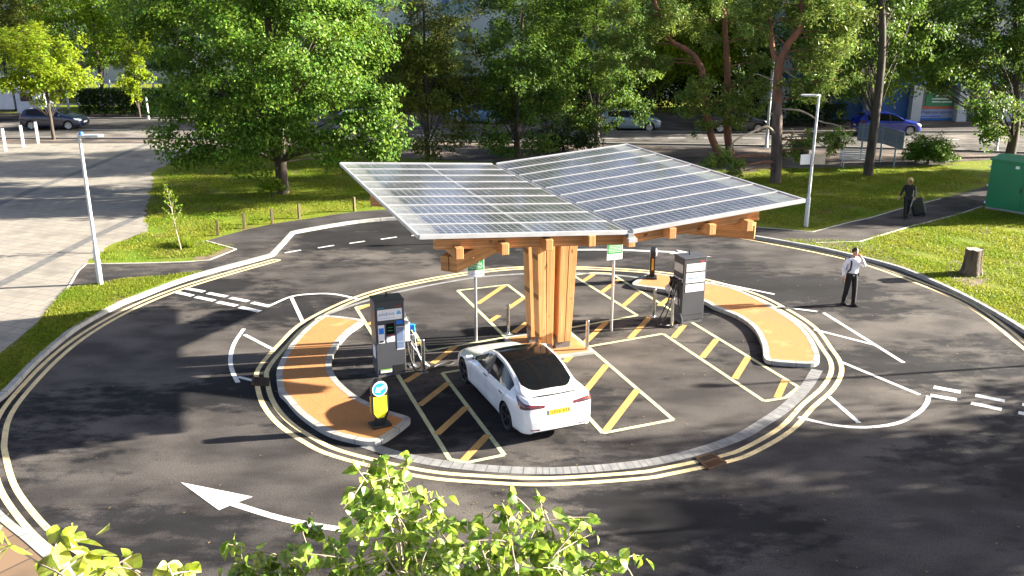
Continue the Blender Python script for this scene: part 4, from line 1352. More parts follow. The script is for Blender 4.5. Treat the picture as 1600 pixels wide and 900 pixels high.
        for q1, q2 in zip(sp, sp[1:]):
            mb.add([q1 + Vector((0, .10, -.005)), q2 + Vector((0, .10, -.005)), q2 + Vector((0, -.02, .022)), q1 + Vector((0, -.02, .022)), q1 + Vector((0, .03, -.02)), q2 + Vector((0, .03, -.02))], [(0, 1, 2, 3), (3, 2, 5, 4)])
        mb.build("spoiler_lip", m_trim, t)
        skin("rear_valance", [(-.62, rear - 1, .225), (.62, rear - 1, .225), (.66, rear - 1, .30), (-.66, rear - 1, .30)], d, m_trim, .004, 12)
        h, nn = cast((0, rear - 1, .735), d)
        pt = thing("x", "x", "x"); bpy.data.objects.remove(pt)
        tilt = math.atan2(nn.z, -nn.y)
        pm = MB().box((0, 0, 0), (.52, .012, .112)).build("number_plate", m_plate_y, t, bevel=.003)
        pm.location = h + nn * .012; pm.rotation_euler.x = tilt * -1
        tx = text("plate_letters", "", .08, m_trim, pm, (0, -.0075, 0), FR) if False else None
        mb = MB()
        rnd = random.Random(3)
        for k in range(7):
            x = -.20 + k * .062 + (.03 if k > 3 else 0)
            mb.box((x, -.0068, .0), (.012, .002, .07)); mb.box((x + .026, -.0068, .0), (.010, .002, .07)); mb.box((x + .013, -.0068, rnd.choice((-.03, 0, .03))), (.026, .002, .012))
        mb.build("plate_marks", m_trim, pm)
        h, nn = cast((0, rear - 1, .955), d)
        MB().add([h + Vector((-.035, -.006, .03)), h + Vector((.035, -.006, .03)), h + Vector((.008, -.006, .018)), h + Vector((0, -.006, -.04)), h + Vector((-.008, -.006, .018))], [(0, 4, 3, 2, 1)]).build("emblem", m_rims, t)
    else:
        for s in (-1, 1):
            d = Vector((-s * .75, .66, 0)).normalized(); sx = Vector((d.y, -d.x, 0)) * s
            c0 = Vector((s * .78, rear + .10, 0)) - d * 2
            skin("tail_light", [c0 - sx * .12 + Vector((0, 0, .80)), c0 + sx * .26 + Vector((0, 0, .82)), c0 + sx * .22 + Vector((0, 0, 1.0)), c0 - sx * .10 + Vector((0, 0, .98))], d, m_tail, .01, 8)
            d = Vector((-s * .6, -.8, 0)).normalized(); sx = Vector((-d.y, d.x, 0)) * s
            c0 = Vector((s * .70, front - .12, 0)) - d * 2
            skin("headlight", [c0 - sx * .22 + Vector((0, 0, .62)), c0 + sx * .26 + Vector((0, 0, .70)), c0 + sx * .30 + Vector((0, 0, .82)), c0 - sx * .18 + Vector((0, 0, .72))], d, m_headl, .01, 8)
            d = Vector((-s, 0, 0))
            skin("window_pillar", [(s * 2, -.12, .96), (s * 2, -.03, .96), (s * 2, -.05, 1.42), (s * 2, -.14, 1.42)], d, m_trim, .005, 6)
            for y0 in (.0, -1.0):
                skin("door_handle", [(s * 2, y0 - .1, .84), (s * 2, y0 + .1, .84), (s * 2, y0 + .1, .87), (s * 2, y0 - .1, .87)], d, m_trim, .008, 3)
            mr = MB().box((0, 0, 0), (.20, .10, .14)); m_ = mr.build("mirror", m_body, t, bevel=.035); m_.location = (s * .98, .78, 1.02)
            MB().beam((s * .82, .78, .98), (s * .92, .78, .99), .05, .035).build("mirror_arm", m_trim, t)
        d = Vector((0, -1, 0))
        skin("grille", [(-.42, front + 1, .42), (.42, front + 1, .42), (.45, front + 1, .54), (-.45, front + 1, .54)], d, m_trim, .006, 8)
        h, nn = cast((0, front + 1, .50), d)
        pm = MB().box((0, 0, 0), (.52, .012, .112)).build("number_plate", m_plate_w, t); pm.location = h + Vector((0, .02, 0))
        h, nn = cast((0, rear - 1, .62), (0, 1, 0))
        pm = MB().box((0, 0, 0), (.52, .012, .112)).build("number_plate", m_plate_y, t); pm.location = h + Vector((0, -.02, 0))
    if scale != 1.0: t.scale = (scale,) * 3
    return t

m_wpaint = paint("pearl_white_paint", (.70, .71, .72), .25)
# the white car: the left wheels stand at these two places
wf_, wr_ = G(727, 598), G(794, 672)
ax = (wf_ - wr_).normalized()
rz_car = math.atan2(-ax.x, ax.y)
mid_ = (wf_ + wr_) / 2
rt = Vector((ax.y, -ax.x, 0))
offc = SEDAN['L'] / 2 - (SEDAN['fa'] + SEDAN['ra']) / 2
cpos = mid_ + rt * .80 - ax * offc * .94
car(SEDAN, "white electric saloon with black glass roof parked in the bay beside the left charger", (cpos.x, cpos.y, 0.003), rz_car, m_wpaint, m_rimd, scale=.94)

m_navy = paint("navy_paint", (.004, .009, .038), .2)
m_royal = paint("royal_blue_paint", (.005, .018, .24), .2)
m_pale = paint("pale_blue_silver_paint", (.20, .28, .35), .25, .3)
m_blackp = paint("black_paint", (.010, .010, .012), .2)
SZ = .114
def street_car(px, label, m, rz=-90, z=SZ):
    p = G(*px, z)
    return car(HATCH, label, (p.x, p.y, z), R(rz), m, m_rims, group="cars along the back street", detail=False)
street_car((88, 200.5), "dark navy hatchback behind the young yellow tree at the left", m_navy)
street_car((1383, 209), "royal blue hatchback on the street beyond the notice board", m_royal)
street_car((983, 203), "pale silver blue hatchback half hidden behind the dark trees", m_pale)
street_car((1150, 205), "black hatchback in shade behind the red pine trunks", m_blackp)
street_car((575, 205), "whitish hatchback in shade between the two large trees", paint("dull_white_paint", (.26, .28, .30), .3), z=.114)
street_car((748, 191), "mid blue hatchback far back in the shade of the dark tree", paint("mid_blue_paint", (.10, .22, .38), .3), rz=75, z=.114)

# box lorry at the far left
m_lorry = M("pale_lorry_panel", (.40, .44, .50), .5, c2=(.34, .38, .44), scale=2)
p = G(-10, 188, .114)
t = thing("box_lorry", "pale grey box lorry cut off by the left edge behind the navy car", "lorry", (p.x, p.y + .8, .114), R(-90))
MB().box((0, -1.2, 2.0), (2.4, 6.2, 2.3)).build("box_body", m_lorry, t, bevel=.04)
MB().box((0, -1.2, .78), (2.0, 6.0, .14)).build("chassis", m_trim, t)
mb = MB(); pr = [(2.05, .55), (3.75, .55), (3.80, 1.2), (3.55, 2.25), (2.05, 2.45)]
mb.add([(-1.1, y, z) for y, z in pr] + [(1.1, y, z) for y, z in pr], [(0, 1, 2, 3, 4), (9, 8, 7, 6, 5)] + [(i, 5 + i, 5 + (i + 1) % 5, (i + 1) % 5) for i in range(5)])
mb.build("cab", m_lorry, t, bevel=.05)
for s in (-1, 1):
    MB().box((s * 1.11, 2.9, 1.75), (.02, .9, .6)).build("cab_window", m_glass, t)
    for y in (-3.3, 2.9): wheel(t, s * 1.0, y, .46, m_rims, .28)
# ================================================================== PEOPLE
m_skin = M("skin", (.50, .27, .18), .55, c2=(.46, .24, .16), scale=20)
m_shirt = M("white_shirt_cloth", (.74, .75, .80), .8, c2=(.66, .67, .73), scale=7)
m_trous = M("black_trouser_cloth", (.006, .006, .007), .85, c2=(.010, .010, .011), scale=6)
m_shoe_b = M("black_shoe_leather", (.012, .011, .010), .3)
m_hair_d = M("dark_hair", (.018, .012, .009), .6, c2=(.035, .024, .016), scale=40)
m_hair_l = M("blonde_hair", (.66, .46, .22), .5, c2=(.52, .33, .13), scale=40)
m_navyb = M("navy_webbing", (.02, .025, .06), .7)
m_case = M("black_suitcase_shell", (.012, .013, .017), .38)
m_eye = M("dark_eye", (.02, .015, .012), .3)
m_lip = M("lips", (.36, .13, .10), .5)
m_stripe = M("pale_side_stripe", (.40, .40, .42), .7)

def skinmesh(name, pts, edges, rad, mat, parent, sub=2, root=0):
    me = bpy.data.meshes.new(name)
    me.from_pydata([tuple(p) for p in pts], edges, [])
    o = bpy.data.objects.new(name, me); col.objects.link(o)
    md = o.modifiers.new("skin", 'SKIN')
    md.use_smooth_shade = True
    sv = me.skin_vertices[0].data
    for i, r in enumerate(rad):
        sv[i].radius = (r, r) if not isinstance(r, tuple) else r
        sv[i].use_root = (i == root)
    s = o.modifiers.new("sub", 'SUBSURF'); s.levels = sub; s.render_levels = sub
    dg = bpy.context.evaluated_depsgraph_get()
    ev = bpy.data.meshes.new_from_object(o.evaluated_get(dg))
    bpy.data.objects.remove(o)
    ev.name = name
    ev.materials.clear(); ev.materials.append(mat)
    ev.polygons.foreach_set("use_smooth", [True] * len(ev.polygons))
    q = bpy.data.objects.new(name, ev); col.objects.link(q); q.parent = parent
    return q

def merge_into(o, mb):
    """adds extra closed surfaces (head, fingers) to the body mesh"""
    me = o.data
    v = [tuple(q.co) for q in me.vertices] + list(mb.v)
    off = len(me.vertices)
    f = [tuple(p.vertices) for p in me.polygons] + [tuple(i + off for i in q) for q in mb.f]
    m2 = bpy.data.meshes.new(me.name); m2.from_pydata(v, [], f)
    m2.materials.append(me.materials[0])
    m2.polygons.foreach_set("use_smooth", [True] * len(m2.polygons))
    o.data = m2

def head_mesh(c, ry, s=1.0):
    """ovoid head with nose, chin, brow and ears, facing -y before the turn"""
    mb = MB(); nu, nv_ = 28, 20
    mt = Matrix.Translation(c) @ Matrix.Rotation(ry, 4, 'Z') @ Matrix.Scale(s, 4)
    for i in range(nv_ + 1):
        th = math.pi * i / nv_
        for k in range(nu):
            a = 2 * math.pi * k / nu
            x, y, z = math.sin(th) * math.cos(a), math.sin(th) * math.sin(a), math.cos(th)
            fr = max(0, -y)
            taper = 1 - .26 * max(0, -z) ** 1.2
            px, py, pz = x * .076 * taper, y * .096 * (1 - .10 * max(0, -z)), z * .118
            if fr > .6:
                g = math.exp(-(x / .16) ** 2)
                if -.38 < z < .12: py -= .022 * g * (1 - abs(z + .2) / .32 if abs(z + .2) < .32 else 0)
                py += .010 * math.exp(-((abs(x) - .36) / .16) ** 2) * math.exp(-((z - .02) / .12) ** 2)
                py -= .006 * math.exp(-((z + .80) / .15) ** 2) * math.exp(-(x / .35) ** 2)
            mb.v.append(tuple(mt @ Vector((px, py, pz))))
    for i in range(nv_):
        for k in range(nu):
            a, b = i * nu + k, i * nu + (k + 1) % nu
            mb.f.append((a, a + nu, b + nu, b)); mb.mi.append(0)
    for sx in (-1, 1):
        mb.lathe([(0, -.006), (.018, -.004), (.022, .004), (.0, .008)], 10, mt @ Matrix.Translation((sx * .076, .008, -.012)) @ Matrix.Rotation(R(90), 4, 'Y') @ Matrix.Scale(1.5, 4, (1, 0, 0)))
    return mb, mt

def face(t, mt):
    for sx in (-1, 1):
        MB().lathe([(0, .004), (.010, .002), (.012, -.004)], 12, mt @ Matrix.Translation((sx * .031, -.084, .008)) @ Matrix.Rotation(R(90), 4, 'X')).build("eye", m_eye, t, smooth=True)
    MB().lathe([(0, .003), (.018, .001), (.022, -.004)], 14, mt @ Matrix.Translation((0, -.083, -.068)) @ Matrix.Rotation(R(90), 4, 'X') @ Matrix.Scale(.35, 4, (0, 1, 0))).build("mouth", m_lip, t, smooth=True)

def hand(mb, wrist, d, nrm, curl=.5, s=1.0):
    """palm with five bent fingers; d = direction of the hand, nrm = palm side"""
    d = Vector(d).normalized(); nrm = Vector(nrm); nrm = (nrm - d * nrm.dot(d)).normalized(); sd = d.cross(nrm)
    w = Vector(wrist)
    mb.tube([w - d * .01, w + d * .03, w + d * .07, w + d * .10], [.026, .036, .040, .034], 10)
    for k, ln in enumerate((.072, .082, .078, .060)):
        b = w + d * .090 + sd * (-.030 + .020 * k)
        p = [b]; dd = d.copy()
        for j in range(3):
            dd = (dd + nrm * curl * .6).normalized()
            p.append(p[-1] + dd * ln * (.42, .33, .25)[j] * s)
        mb.tube(p, [.010, .0095, .009, .006], 8)
    b = w + d * .035 - sd * .030
    mb.tube([b, b - sd * .025 + d * .025, b - sd * .022 + d * .055 + nrm * .02, b - sd * .012 + d * .075 + nrm * .035], [.013, .012, .010, .007], 8)

def lerp(a, b, t): return Vector(a).lerp(Vector(b), t)

# ---- the man in the white shirt (faces the camera, local -y), left hand raised to his face
pm_ = G(1326, 476)
tm = thing("person", "man in white shirt and black trousers crossing the ring road, hand raised to his face", "person", (pm_.x, pm_.y, 0), R(8))
hipz = .93
J_ = dict(pel=(0, .0, hipz), bel=(0, .0, 1.10), ch=(0, .005, 1.32), nk=(0, .01, 1.47), hd=(0, -.015, 1.58),
     sr=(-.185, .01, 1.42), er=(-.27, .03, 1.14), wr=(-.29, -.06, .90), sl=(.185, .01, 1.42), el=(.33, -.08, 1.22), wl=(.13, -.20, 1.52),
     hr=(-.095, 0, .90), kr=(-.115, .02, .50), ar=(-.13, .10, .09), hl=(.095, 0, .90), kl=(.10, -.06, .50), al=(.10, -.08, .09))
def jl(names): return [Vector(J_[k]) for k in names]
body_pts = jl(['pel', 'bel', 'ch', 'nk', 'hd', 'sr', 'er', 'wr', 'sl', 'el', 'wl', 'hr', 'kr', 'ar', 'hl', 'kl', 'al'])
be = [(0, 1), (1, 2), (2, 3), (3, 4), (2, 5), (5, 6), (6, 7), (2, 8), (8, 9), (9, 10), (0, 11), (11, 12), (12, 13), (0, 14), (14, 15), (15, 16)]
br = [(.14, .10), (.135, .095), (.15, .10), .055, .055, .062, .045, .030, .062, .045, .030, .085, .058, .040, .085, .058, .040]
bo = skinmesh("body", body_pts, be, br, m_skin, tm)
hm, hmt = head_mesh(Vector((.0, -.035, 1.655)), R(6))
ex = MB(); ex.v, ex.f, ex.mi = list(hm.v), list(hm.f), list(hm.mi)
hand(ex, J_['wr'], (-.02, -.12, -1), (.9, -.3, 0), .45)
hand(ex, J_['wl'], (-.75, .22, .75), (-.2, .9, -.3), .5)
merge_into(bo, ex)
face(tm, hmt)
shirt_pts = jl(['bel', 'ch', 'nk', 'sr', 'er', 'wr', 'sl', 'el', 'wl']) + [Vector((0, 0, .90)), Vector((0, .008, 1.425))]
shirt_pts[2] = Vector((0, .01, 1.46)); shirt_pts[5] = lerp(J_['er'], J_['wr'], .92); shirt_pts[8] = lerp(J_['el'], J_['wl'], .90)
so_ = skinmesh("shirt", shirt_pts, [(9, 0), (0, 1), (1, 10), (10, 2), (1, 3), (3, 4), (4, 5), (1, 6), (6, 7), (7, 8)],
         [(.165, .118), (.178, .125), .068, .080, .062, .050, .080, .062, .048, (.168, .122), (.12, .10)], m_shirt, tm)
tr_pts = jl(['pel', 'hr', 'kr', 'ar', 'hl', 'kl', 'al']) + [Vector((0, 0, 1.10))]
tr_pts[3] = tr_pts[3] + Vector((0, 0, -.03)); tr_pts[6] = tr_pts[6] + Vector((0, 0, -.03))
skinmesh("trousers", tr_pts, [(7, 0), (0, 1), (1, 2), (2, 3), (0, 4), (4, 5), (5, 6)], [(.155, .115), .105, .080, .072, .105, .080, .072, (.158, .118)], m_trous, tm)
MB().lathe([(.0, 0), (.168, 0), (.170, .035), (0, .035)], 24, Matrix.Translation((0, 0, .975)) @ Matrix.Scale(.76, 4, (0, 1, 0))).build("belt", m_shoe_b, tm, smooth=True)
MB().box((.155, -.06, .97), (.06, .05, .09)).build("belt_pouch", m_shoe_b, tm, bevel=.012)
def shoe(t, x, y, rz=0, s=1.):
    mt = Matrix.Translation((x, y, 0)) @ Matrix.Rotation(rz, 4, 'Z') @ Matrix.Scale(s, 4)
    pts = [Vector((0, .07, .05)), Vector((0, 0, .055)), Vector((0, -.10, .04)), Vector((0, -.19, .032))]
    MB().tube([mt @ p for p in pts], [.040, .046, .044, .026], 12).box(mt @ Vector((0, -.06, .010)), (.075 * s, .26 * s, .020), rz=rz).build("shoe", m_shoe_b, t, smooth=True)
shoe(tm, -.13, .10, R(-6)); shoe(tm, .10, -.08, R(6))
# hair: cap over the skull
def hair(t, c, ry, mat, long=0., s=1.0):
    mb = MB(); nu, nv_ = 26, 14
    mt = Matrix.Translation(c) @ Matrix.Rotation(ry, 4, 'Z') @ Matrix.Scale(s, 4)
    for i in range(nv_ + 1):
        for k in range(nu):
            a = 2 * math.pi * k / nu
            front = max(0, -math.sin(a))
            low = (-.10 - .95 * long) + front ** 1.5 * (.62 + .95 * long) + (.0 if not long else 0)
            thm = math.acos(max(-.999, min(.999, max(low, -.75))))
            th = thm * i / nv_
            x, y, z = math.sin(th) * math.cos(a), math.sin(th) * math.sin(a), math.cos(th)
            w = 1 + .03 * math.sin(9 * a + 3 * th) + .02 * math.sin(17 * a)
            flare = 1 + long * .35 * max(0, -z + .2)
            mb.v.append(tuple(mt @ Vector((x * .089 * w * flare, y * .108 * w * flare, z * (.129 + long * .06 * max(0, -z)) * w))))
    for i in range(nv_):
        for k in range(nu):
            a, b = i * nu + k, i * nu + (k + 1) % nu
            mb.f.append((a, a + nu, b + nu, b)); mb.mi.append(0)
    mb.build("hair", mat, t, smooth=True, sharp=180)
hair(tm, Vector((.0, -.026, 1.665)), R(6), m_hair_d, 0, 1.06)
st = smoothline([(-.10, .12, 1.18), (-.135, .10, 1.42), (-.125, .0, 1.475), (-.12, -.10, 1.36), (-.14, -.11, 1.15), (-.165, -.02, 1.05)], n=4)
mb = MB()
for a, b in zip(st, st[1:]): mb.beam(a, b, .05, .012, up=(-.3, -1, .2))
mb.build("strap", m_navyb, tm)
bagm = MB().box((-.02, .20, 1.24), (.28, .14, .36)).build("rucksack", m_navyb, None, bevel=.04)
tag(bagm, "dark rucksack on the back of the man in the white shirt", "rucksack")
bagm.location = (pm_.x, pm_.y, 0); bagm.rotation_euler.z = R(8)
ph = MB().box((0, 0, 0), (.075, .012, .15)).build("phone", m_screen, None, bevel=.004)
ph.location = (pm_.x - .285, pm_.y - .125, .80); ph.rotation_euler = (R(12), R(8), R(75))
tag(ph, "black phone held down in the walking man's right hand", "phone")

# ---- the blonde woman with the suitcase
pw_ = G(1415, 341, .112)
tw = thing("person", "blonde woman in black clothes walking on the footpath, trailing a suitcase", "person", (pw_.x, pw_.y, .112), R(-12))
J_ = dict(pel=(0, .0, .90), bel=(0, .0, 1.06), ch=(0, .0, 1.27), nk=(0, .005, 1.41), hd=(0, -.01, 1.50),
     sr=(-.165, .0, 1.36), er=(-.27, -.04, 1.12), wr=(-.37, -.10, .92), sl=(.165, .0, 1.36), el=(.22, .06, 1.10), wl=(.25, .08, .86),
     hr=(-.09, 0, .86), kr=(-.08, -.10, .48), ar=(-.07, -.06, .08), hl=(.09, 0, .86), kl=(.07, .02, .48), al=(.06, .20, .10))
body_pts = jl(['pel', 'bel', 'ch', 'nk', 'hd', 'sr', 'er', 'wr', 'sl', 'el', 'wl', 'hr', 'kr', 'ar', 'hl', 'kl', 'al'])
br = [(.135, .095), (.115, .085), (.13, .095), .048, .048, .052, .038, .026, .052, .038, .026, .082, .054, .036, .082, .054, .036]
bo = skinmesh("body", body_pts, be, br, m_skin, tw)
hm, hmt = head_mesh(Vector((.0, -.025, 1.575)), R(-10), .95)
ex = MB(); ex.v, ex.f, ex.mi = list(hm.v), list(hm.f), list(hm.mi)
hand(ex, J_['wr'], (-.5, -.2, -.8), (.6, .3, -.5), .35, .92)
hand(ex, J_['wl'], (.06, .06, -1), (-.6, .6, 0), .9, .92)
merge_into(bo, ex); face(tw, hmt)
MB().box((0, -.112, 1.585), (.13, .012, .035)).build("sunglasses", m_eye, tw, bevel=.006).rotation_euler.z = R(-10)
sp_ = jl(['bel', 'ch', 'nk', 'sr', 'er', 'wr', 'sl', 'el', 'wl']) + [Vector((0, 0, .86)), Vector((0, .004, 1.36))]
sp_[2] = Vector((0, .005, 1.42)); sp_[5] = lerp(J_['er'], J_['wr'], .9); sp_[8] = lerp(J_['el'], J_['wl'], .92)
skinmesh("top", sp_, [(9, 0), (0, 1), (1, 10), (10, 2), (1, 3), (3, 4), (4, 5), (1, 6), (6, 7), (7, 8)], [(.142, .11), (.155, .115), .062, .068, .052, .044, .068, .052, .044, (.165, .125), (.12, .098)], m_trous, tw)
tp = jl(['pel', 'hr', 'kr', 'ar', 'hl', 'kl', 'al'])
skinmesh("trousers", tp, [(0, 1), (1, 2), (2, 3), (0, 4), (4, 5), (5, 6)], [(.15, .11), .098, .072, .062, .098, .072, .062], m_trous, tw)
MB().tube([(.16, -.09, 1.20), (.155, -.11, 1.05), (.175, -.10, .90), (.15, -.09, .70), (.12, -.07, .50)], .018, 8).build("side_stripe", m_stripe, tw, smooth=True)
MB().tube([(.235, -.03, 1.34), (.275, .01, 1.10), (.30, .03, .92)], .014, 8).build("side_stripe", m_stripe, tw, smooth=True)
shoe(tw, -.07, -.06, 0, .9); shoe(tw, .06, .20, 0, .9)
hair(tw, Vector((0, -.012, 1.575)), R(-10), m_hair_l, .62, 1.16)
pc = G(1437, 337, .112)
ts = thing("suitcase", "black wheeled suitcase tilted behind the blonde woman", "suitcase", (pc.x, pc.y, .112), R(-12))
tm_ = Matrix.Rotation(R(-18), 3, 'Y')
MB().box(tm_ @ Vector((0, 0, .40)), (.52, .34, .70), rot=tm_).build("shell", m_case, ts, bevel=.07)
for x in (-.15, .15):
    for y in (-.10, .10): MB().lathe([(0, -.02), (.04, -.018), (.04, .018), (0, .02)], 14, Matrix.Translation((x, y, .04 if x < .2 else .06)) @ Matrix.Rotation(R(90), 4, 'X')).build("castor", m_rubber, ts)
hw = (tw.matrix_basis @ Vector((.255, .085, .80)))
lo = ts.matrix_basis.inverted() @ hw
MB().tube([tm_ @ Vector((-.06, 0, .72)), lo, lo + Vector((.0, .09, .01)), tm_ @ Vector((-.06, .12, .72))], .012, 8).build("pull_handle", m_shoe, ts)

# ---- distant passer-by in a dark suit
pd_ = G(1205, 210, .114)
td = thing("person", "distant passer-by in dark suit and white shirt beside the pine trunk", "person", (pd_.x, pd_.y, .114), R(20))
J_ = dict(pel=(0, 0, .92), bel=(0, 0, 1.10), ch=(0, 0, 1.32), nk=(0, 0, 1.47), hd=(0, -.01, 1.58), sr=(-.185, 0, 1.42), er=(-.25, .02, 1.15), wr=(-.26, -.05, .90), sl=(.185, 0, 1.42), el=(.25, .02, 1.15), wl=(.26, -.05, .90),
     hr=(-.095, 0, .90), kr=(-.10, -.05, .50), ar=(-.10, -.08, .08), hl=(.095, 0, .90), kl=(.10, .05, .50), al=(.10, .14, .08))
body_pts = jl(['pel', 'bel', 'ch', 'nk', 'hd', 'sr', 'er', 'wr', 'sl', 'el', 'wl', 'hr', 'kr', 'ar', 'hl', 'kl', 'al'])
br = [(.14, .10), (.135, .095), (.15, .10), .055, .055, .062, .045, .030, .062, .045, .030, .085, .058, .040, .085, .058, .040]
bo = skinmesh("body", body_pts, be, br, m_skin, td)
hm, hmt = head_mesh(Vector((.0, -.03, 1.655)), 0)
ex = MB(); ex.v, ex.f, ex.mi = list(hm.v), list(hm.f), list(hm.mi)
hand(ex, J_['wr'], (0, -.1, -1), (1, 0, 0), .4); hand(ex, J_['wl'], (0, -.1, -1), (-1, 0, 0), .4)
merge_into(bo, ex); face(td, hmt)
sp_ = jl(['bel', 'ch', 'nk', 'sr', 'er', 'wr', 'sl', 'el', 'wl']) + [Vector((0, 0, .85))]
sp_[2] = Vector((0, .02, 1.44)); sp_[5] = lerp(J_['er'], J_['wr'], .92); sp_[8] = lerp(J_['el'], J_['wl'], .92)
skinmesh("jacket", sp_, [(9, 0), (0, 1), (1, 2), (1, 3), (3, 4), (4, 5), (1, 6), (6, 7), (7, 8)], [(.165, .118), (.178, .125), .068, .080, .062, .050, .080, .062, .05, (.18, .13)], m_trous, td)
MB().add([(-.075, -.14, 1.46), (.075, -.14, 1.46), (0, -.145, 1.18)], [(0, 2, 1)]).build("shirt_front", m_shirt, td)
skinmesh("trousers", jl(['pel', 'hr', 'kr', 'ar', 'hl', 'kl', 'al']), [(0, 1), (1, 2), (2, 3), (0, 4), (4, 5), (5, 6)], [(.155, .115), .105, .080, .072, .105, .080, .072], m_trous, td)
shoe(td, -.10, -.08); shoe(td, .10, .14)
hair(td, Vector((0, -.025, 1.663)), 0, m_hair_d)
# ================================================================== BUILDINGS
m_wallw = M("white_render_wall", (.50, .53, .58), .8, c2=(.43, .46, .51), scale=.7)
m_wallb = M("pale_blue_panel", (.20, .34, .52), .7)
m_bluec = M("royal_blue_cladding", (.02, .11, .40), .5)
m_winf = M("grey_window_frame", (.20, .20, .20), .5)
m_pane = M("window_pane", (.10, .15, .16), .06, spec=.8, c2=(.20, .26, .25), scale=.8)
m_bal = M("balcony_glass", (.22, .34, .42), .08, spec=.7)
m_concr = M("pale_concrete", (.42, .42, .42), .8)

def window(parent, x, y, z, w, h, bars=1):
    """facade faces -y"""
    fr = MB()
    for dx in (-w / 2, w / 2): fr.box((x + dx, y - .03, z), (.10, .10, h + .10))
    for dz in (-h / 2, h / 2): fr.box((x, y - .032, z + dz), (w + .10, .10, .10))
    for k in range(bars): fr.box((x - w / 2 + w * (k + 1) / (bars + 1), y - .028, z), (.07, .08, h))
    fr.box((x, y - .027, z - h * .2), (w, .06, .06))
    o = fr.build("window", m_winf, parent)
    MB().box((x, y - .005, z), (w, .03, h)).build("pane", m_pane, o)
    return o

def block(name, label, x0, x1, y0, dep, H, mat):
    t = thing(name, label, "building", ((x0 + x1) / 2, y0, .1))
    MB().box((0, dep / 2, H / 2), (x1 - x0, dep, H)).build("wall", mat, t)
    rf = MB().box((0, dep / 2, H + .2), (x1 - x0 + .6, dep + .6, .4)).build("roof", m_concr, t)
    return t
t = block("apartment_building", "white and pale blue apartment block behind the middle trees", -24, 22, 86, 12, 11.2, m_wallw)
for r in range(3):
    for k in range(11):
        x = -20.5 + k * 4.1
        if k % 3 == 1:
            MB().box((x, -.75, 1.2 + r * 3.05), (3.2, 1.5, .22)).build("balcony", m_wallw, t)
            MB().box((x, -1.46, 1.85 + r * 3.05), (3.1, .04, 1.0)).build("balcony_glass", m_bal, t)
            MB().box((x - .9, -.04, 2.4 + r * 3.05), (.6, .06, 2.1)).build("blue_panel", m_bluec, t)
            window(t, x + .5, 0, 2.35 + r * 3.05, 1.6, 2.1, 1)
        else:
            window(t, x, 0, 2.7 + r * 3.05, 2.0, 1.7, 1)
t = block("apartment_building", "pale block with grey windows glimpsed behind the far left trees", -78, -27, 104, 12, 13, m_wallw)
for r in range(4):
    for k in range(14): window(t, -19 + k * 3.5, 0, 2.2 + r * 3.0, 1.8, 1.6, 1)

# shop parade at the right
sx0, sx1, sy = 20.0, 58.0, 69.0
t = thing("shop_building", "shop parade with white pillars, blue panels and poster windows at the right", "building", (0, sy, .1))
MB().box(((sx0 + sx1) / 2, 5.6, 6), (sx1 - sx0, 10, 12)).build("wall", m_wallw, t)
MB().box(((sx0 + sx1) / 2, .25, 3.05), (sx1 - sx0, .75, .8)).build("fascia", m_bluec, t)
px_ = [20.2, 23.4, 26.8, 30.2, 33.65, 37.1, 40.6, 44.0, 47.5]
for x in px_:
    MB().box((x, .1, 1.33), (.72, .8, 2.66)).build("pillar", m_wallw, t)
m_pan = M("poster_violet", (.36, .40, .62), .5)
m_pgreen = M("poster_green", (.04, .26, .10), .5)
m_porange = M("poster_orange", (.62, .14, .05), .5)
m_pnavy = M("poster_navy", (.03, .05, .20), .5)
m_pflesh = M("poster_photo", (.40, .22, .16), .5, c2=(.12, .10, .14), scale=1.8)
def poster(x, z, w, h, mat, name="poster", y=.40): return MB().box((x, y, z), (w, .03, h)).build(name, mat, t)
for i, (a, b) in enumerate(zip(px_, px_[1:])):
    w = b - a - .74; xm = (a + b) / 2
    MB().box((xm, .50, 1.33), (w, .10, 2.6)).build("shop_window", m_pane, t)
    if i in (1, 2): MB().box((xm, .40, 1.3), (w, .06, 2.5)).build("blue_panel", m_bluec, t)
bx = (px_[3] + px_[4]) / 2
poster(bx, .50, 2.7, .72, m_pan); poster(bx, .97, 2.7, .16, m_porange, y=.395); poster(bx + .25, 1.62, 2.1, 1.05, m_pgreen); poster(bx, .10, 2.7, .16, m_blue)
for z in (1.85, 1.62, 1.40): poster(bx + .4, z, 1.5, .09, m_label, "poster_line", .38)
for wd, wx in (("we'll", -1.05), ("get", -.52), ("you", -.02), ("moving!", .78)):
    text("lettering", wd, .31, m_pnavy, t, (bx + wx, .37, .64), FR)
poster(bx - .3, .33, 1.5, .07, m_blue, "poster_line", .37)
bx = (px_[4] + px_[5]) / 2
poster(bx, .50, 2.7, .72, m_pnavy); poster(bx, .97, 2.7, .16, m_porange, y=.395); poster(bx - .75, 1.60, 1.1, 1.0, m_pflesh); poster(bx + .7, 1.7, 1.3, 1.25, m_label); poster(bx + .65, 1.75, .9, .8, m_pflesh, y=.37)
text("lettering", "woods", .50, m_label, t, (bx - .65, .37, .60), FR)
bx = (px_[5] + px_[6]) / 2
poster(bx, .50, 2.7, .72, m_pnavy); text("lettering", "woods", .50, m_label, t, (bx, .37, .60), FR)
for r in range(2):
    for k in range(10): window(t, 22 + k * 3.5, .6, 5.2 + r * 2.9, 2.0, 1.6, 1)
MB().box(((sx0 + sx1) / 2, 5.6, 12.2), (sx1 - sx0 + .6, 10.6, .4)).build("roof", m_concr, t)

# fence and hedge at the left back
t = thing("railing_fence", "pale vertical railing fence above the dark hedge", "fence", (-38, 76, .1))
for k in range(34): MB().box((k * .45 - 4, 0, 1.3), (.16, .04, 2.4)).build("pale", m_wallw, t) if k % 2 == 0 else None
for z in (.5, 2.2): MB().box((3.4, .04, z), (15, .05, .10)).build("rail", m_wallw, t)

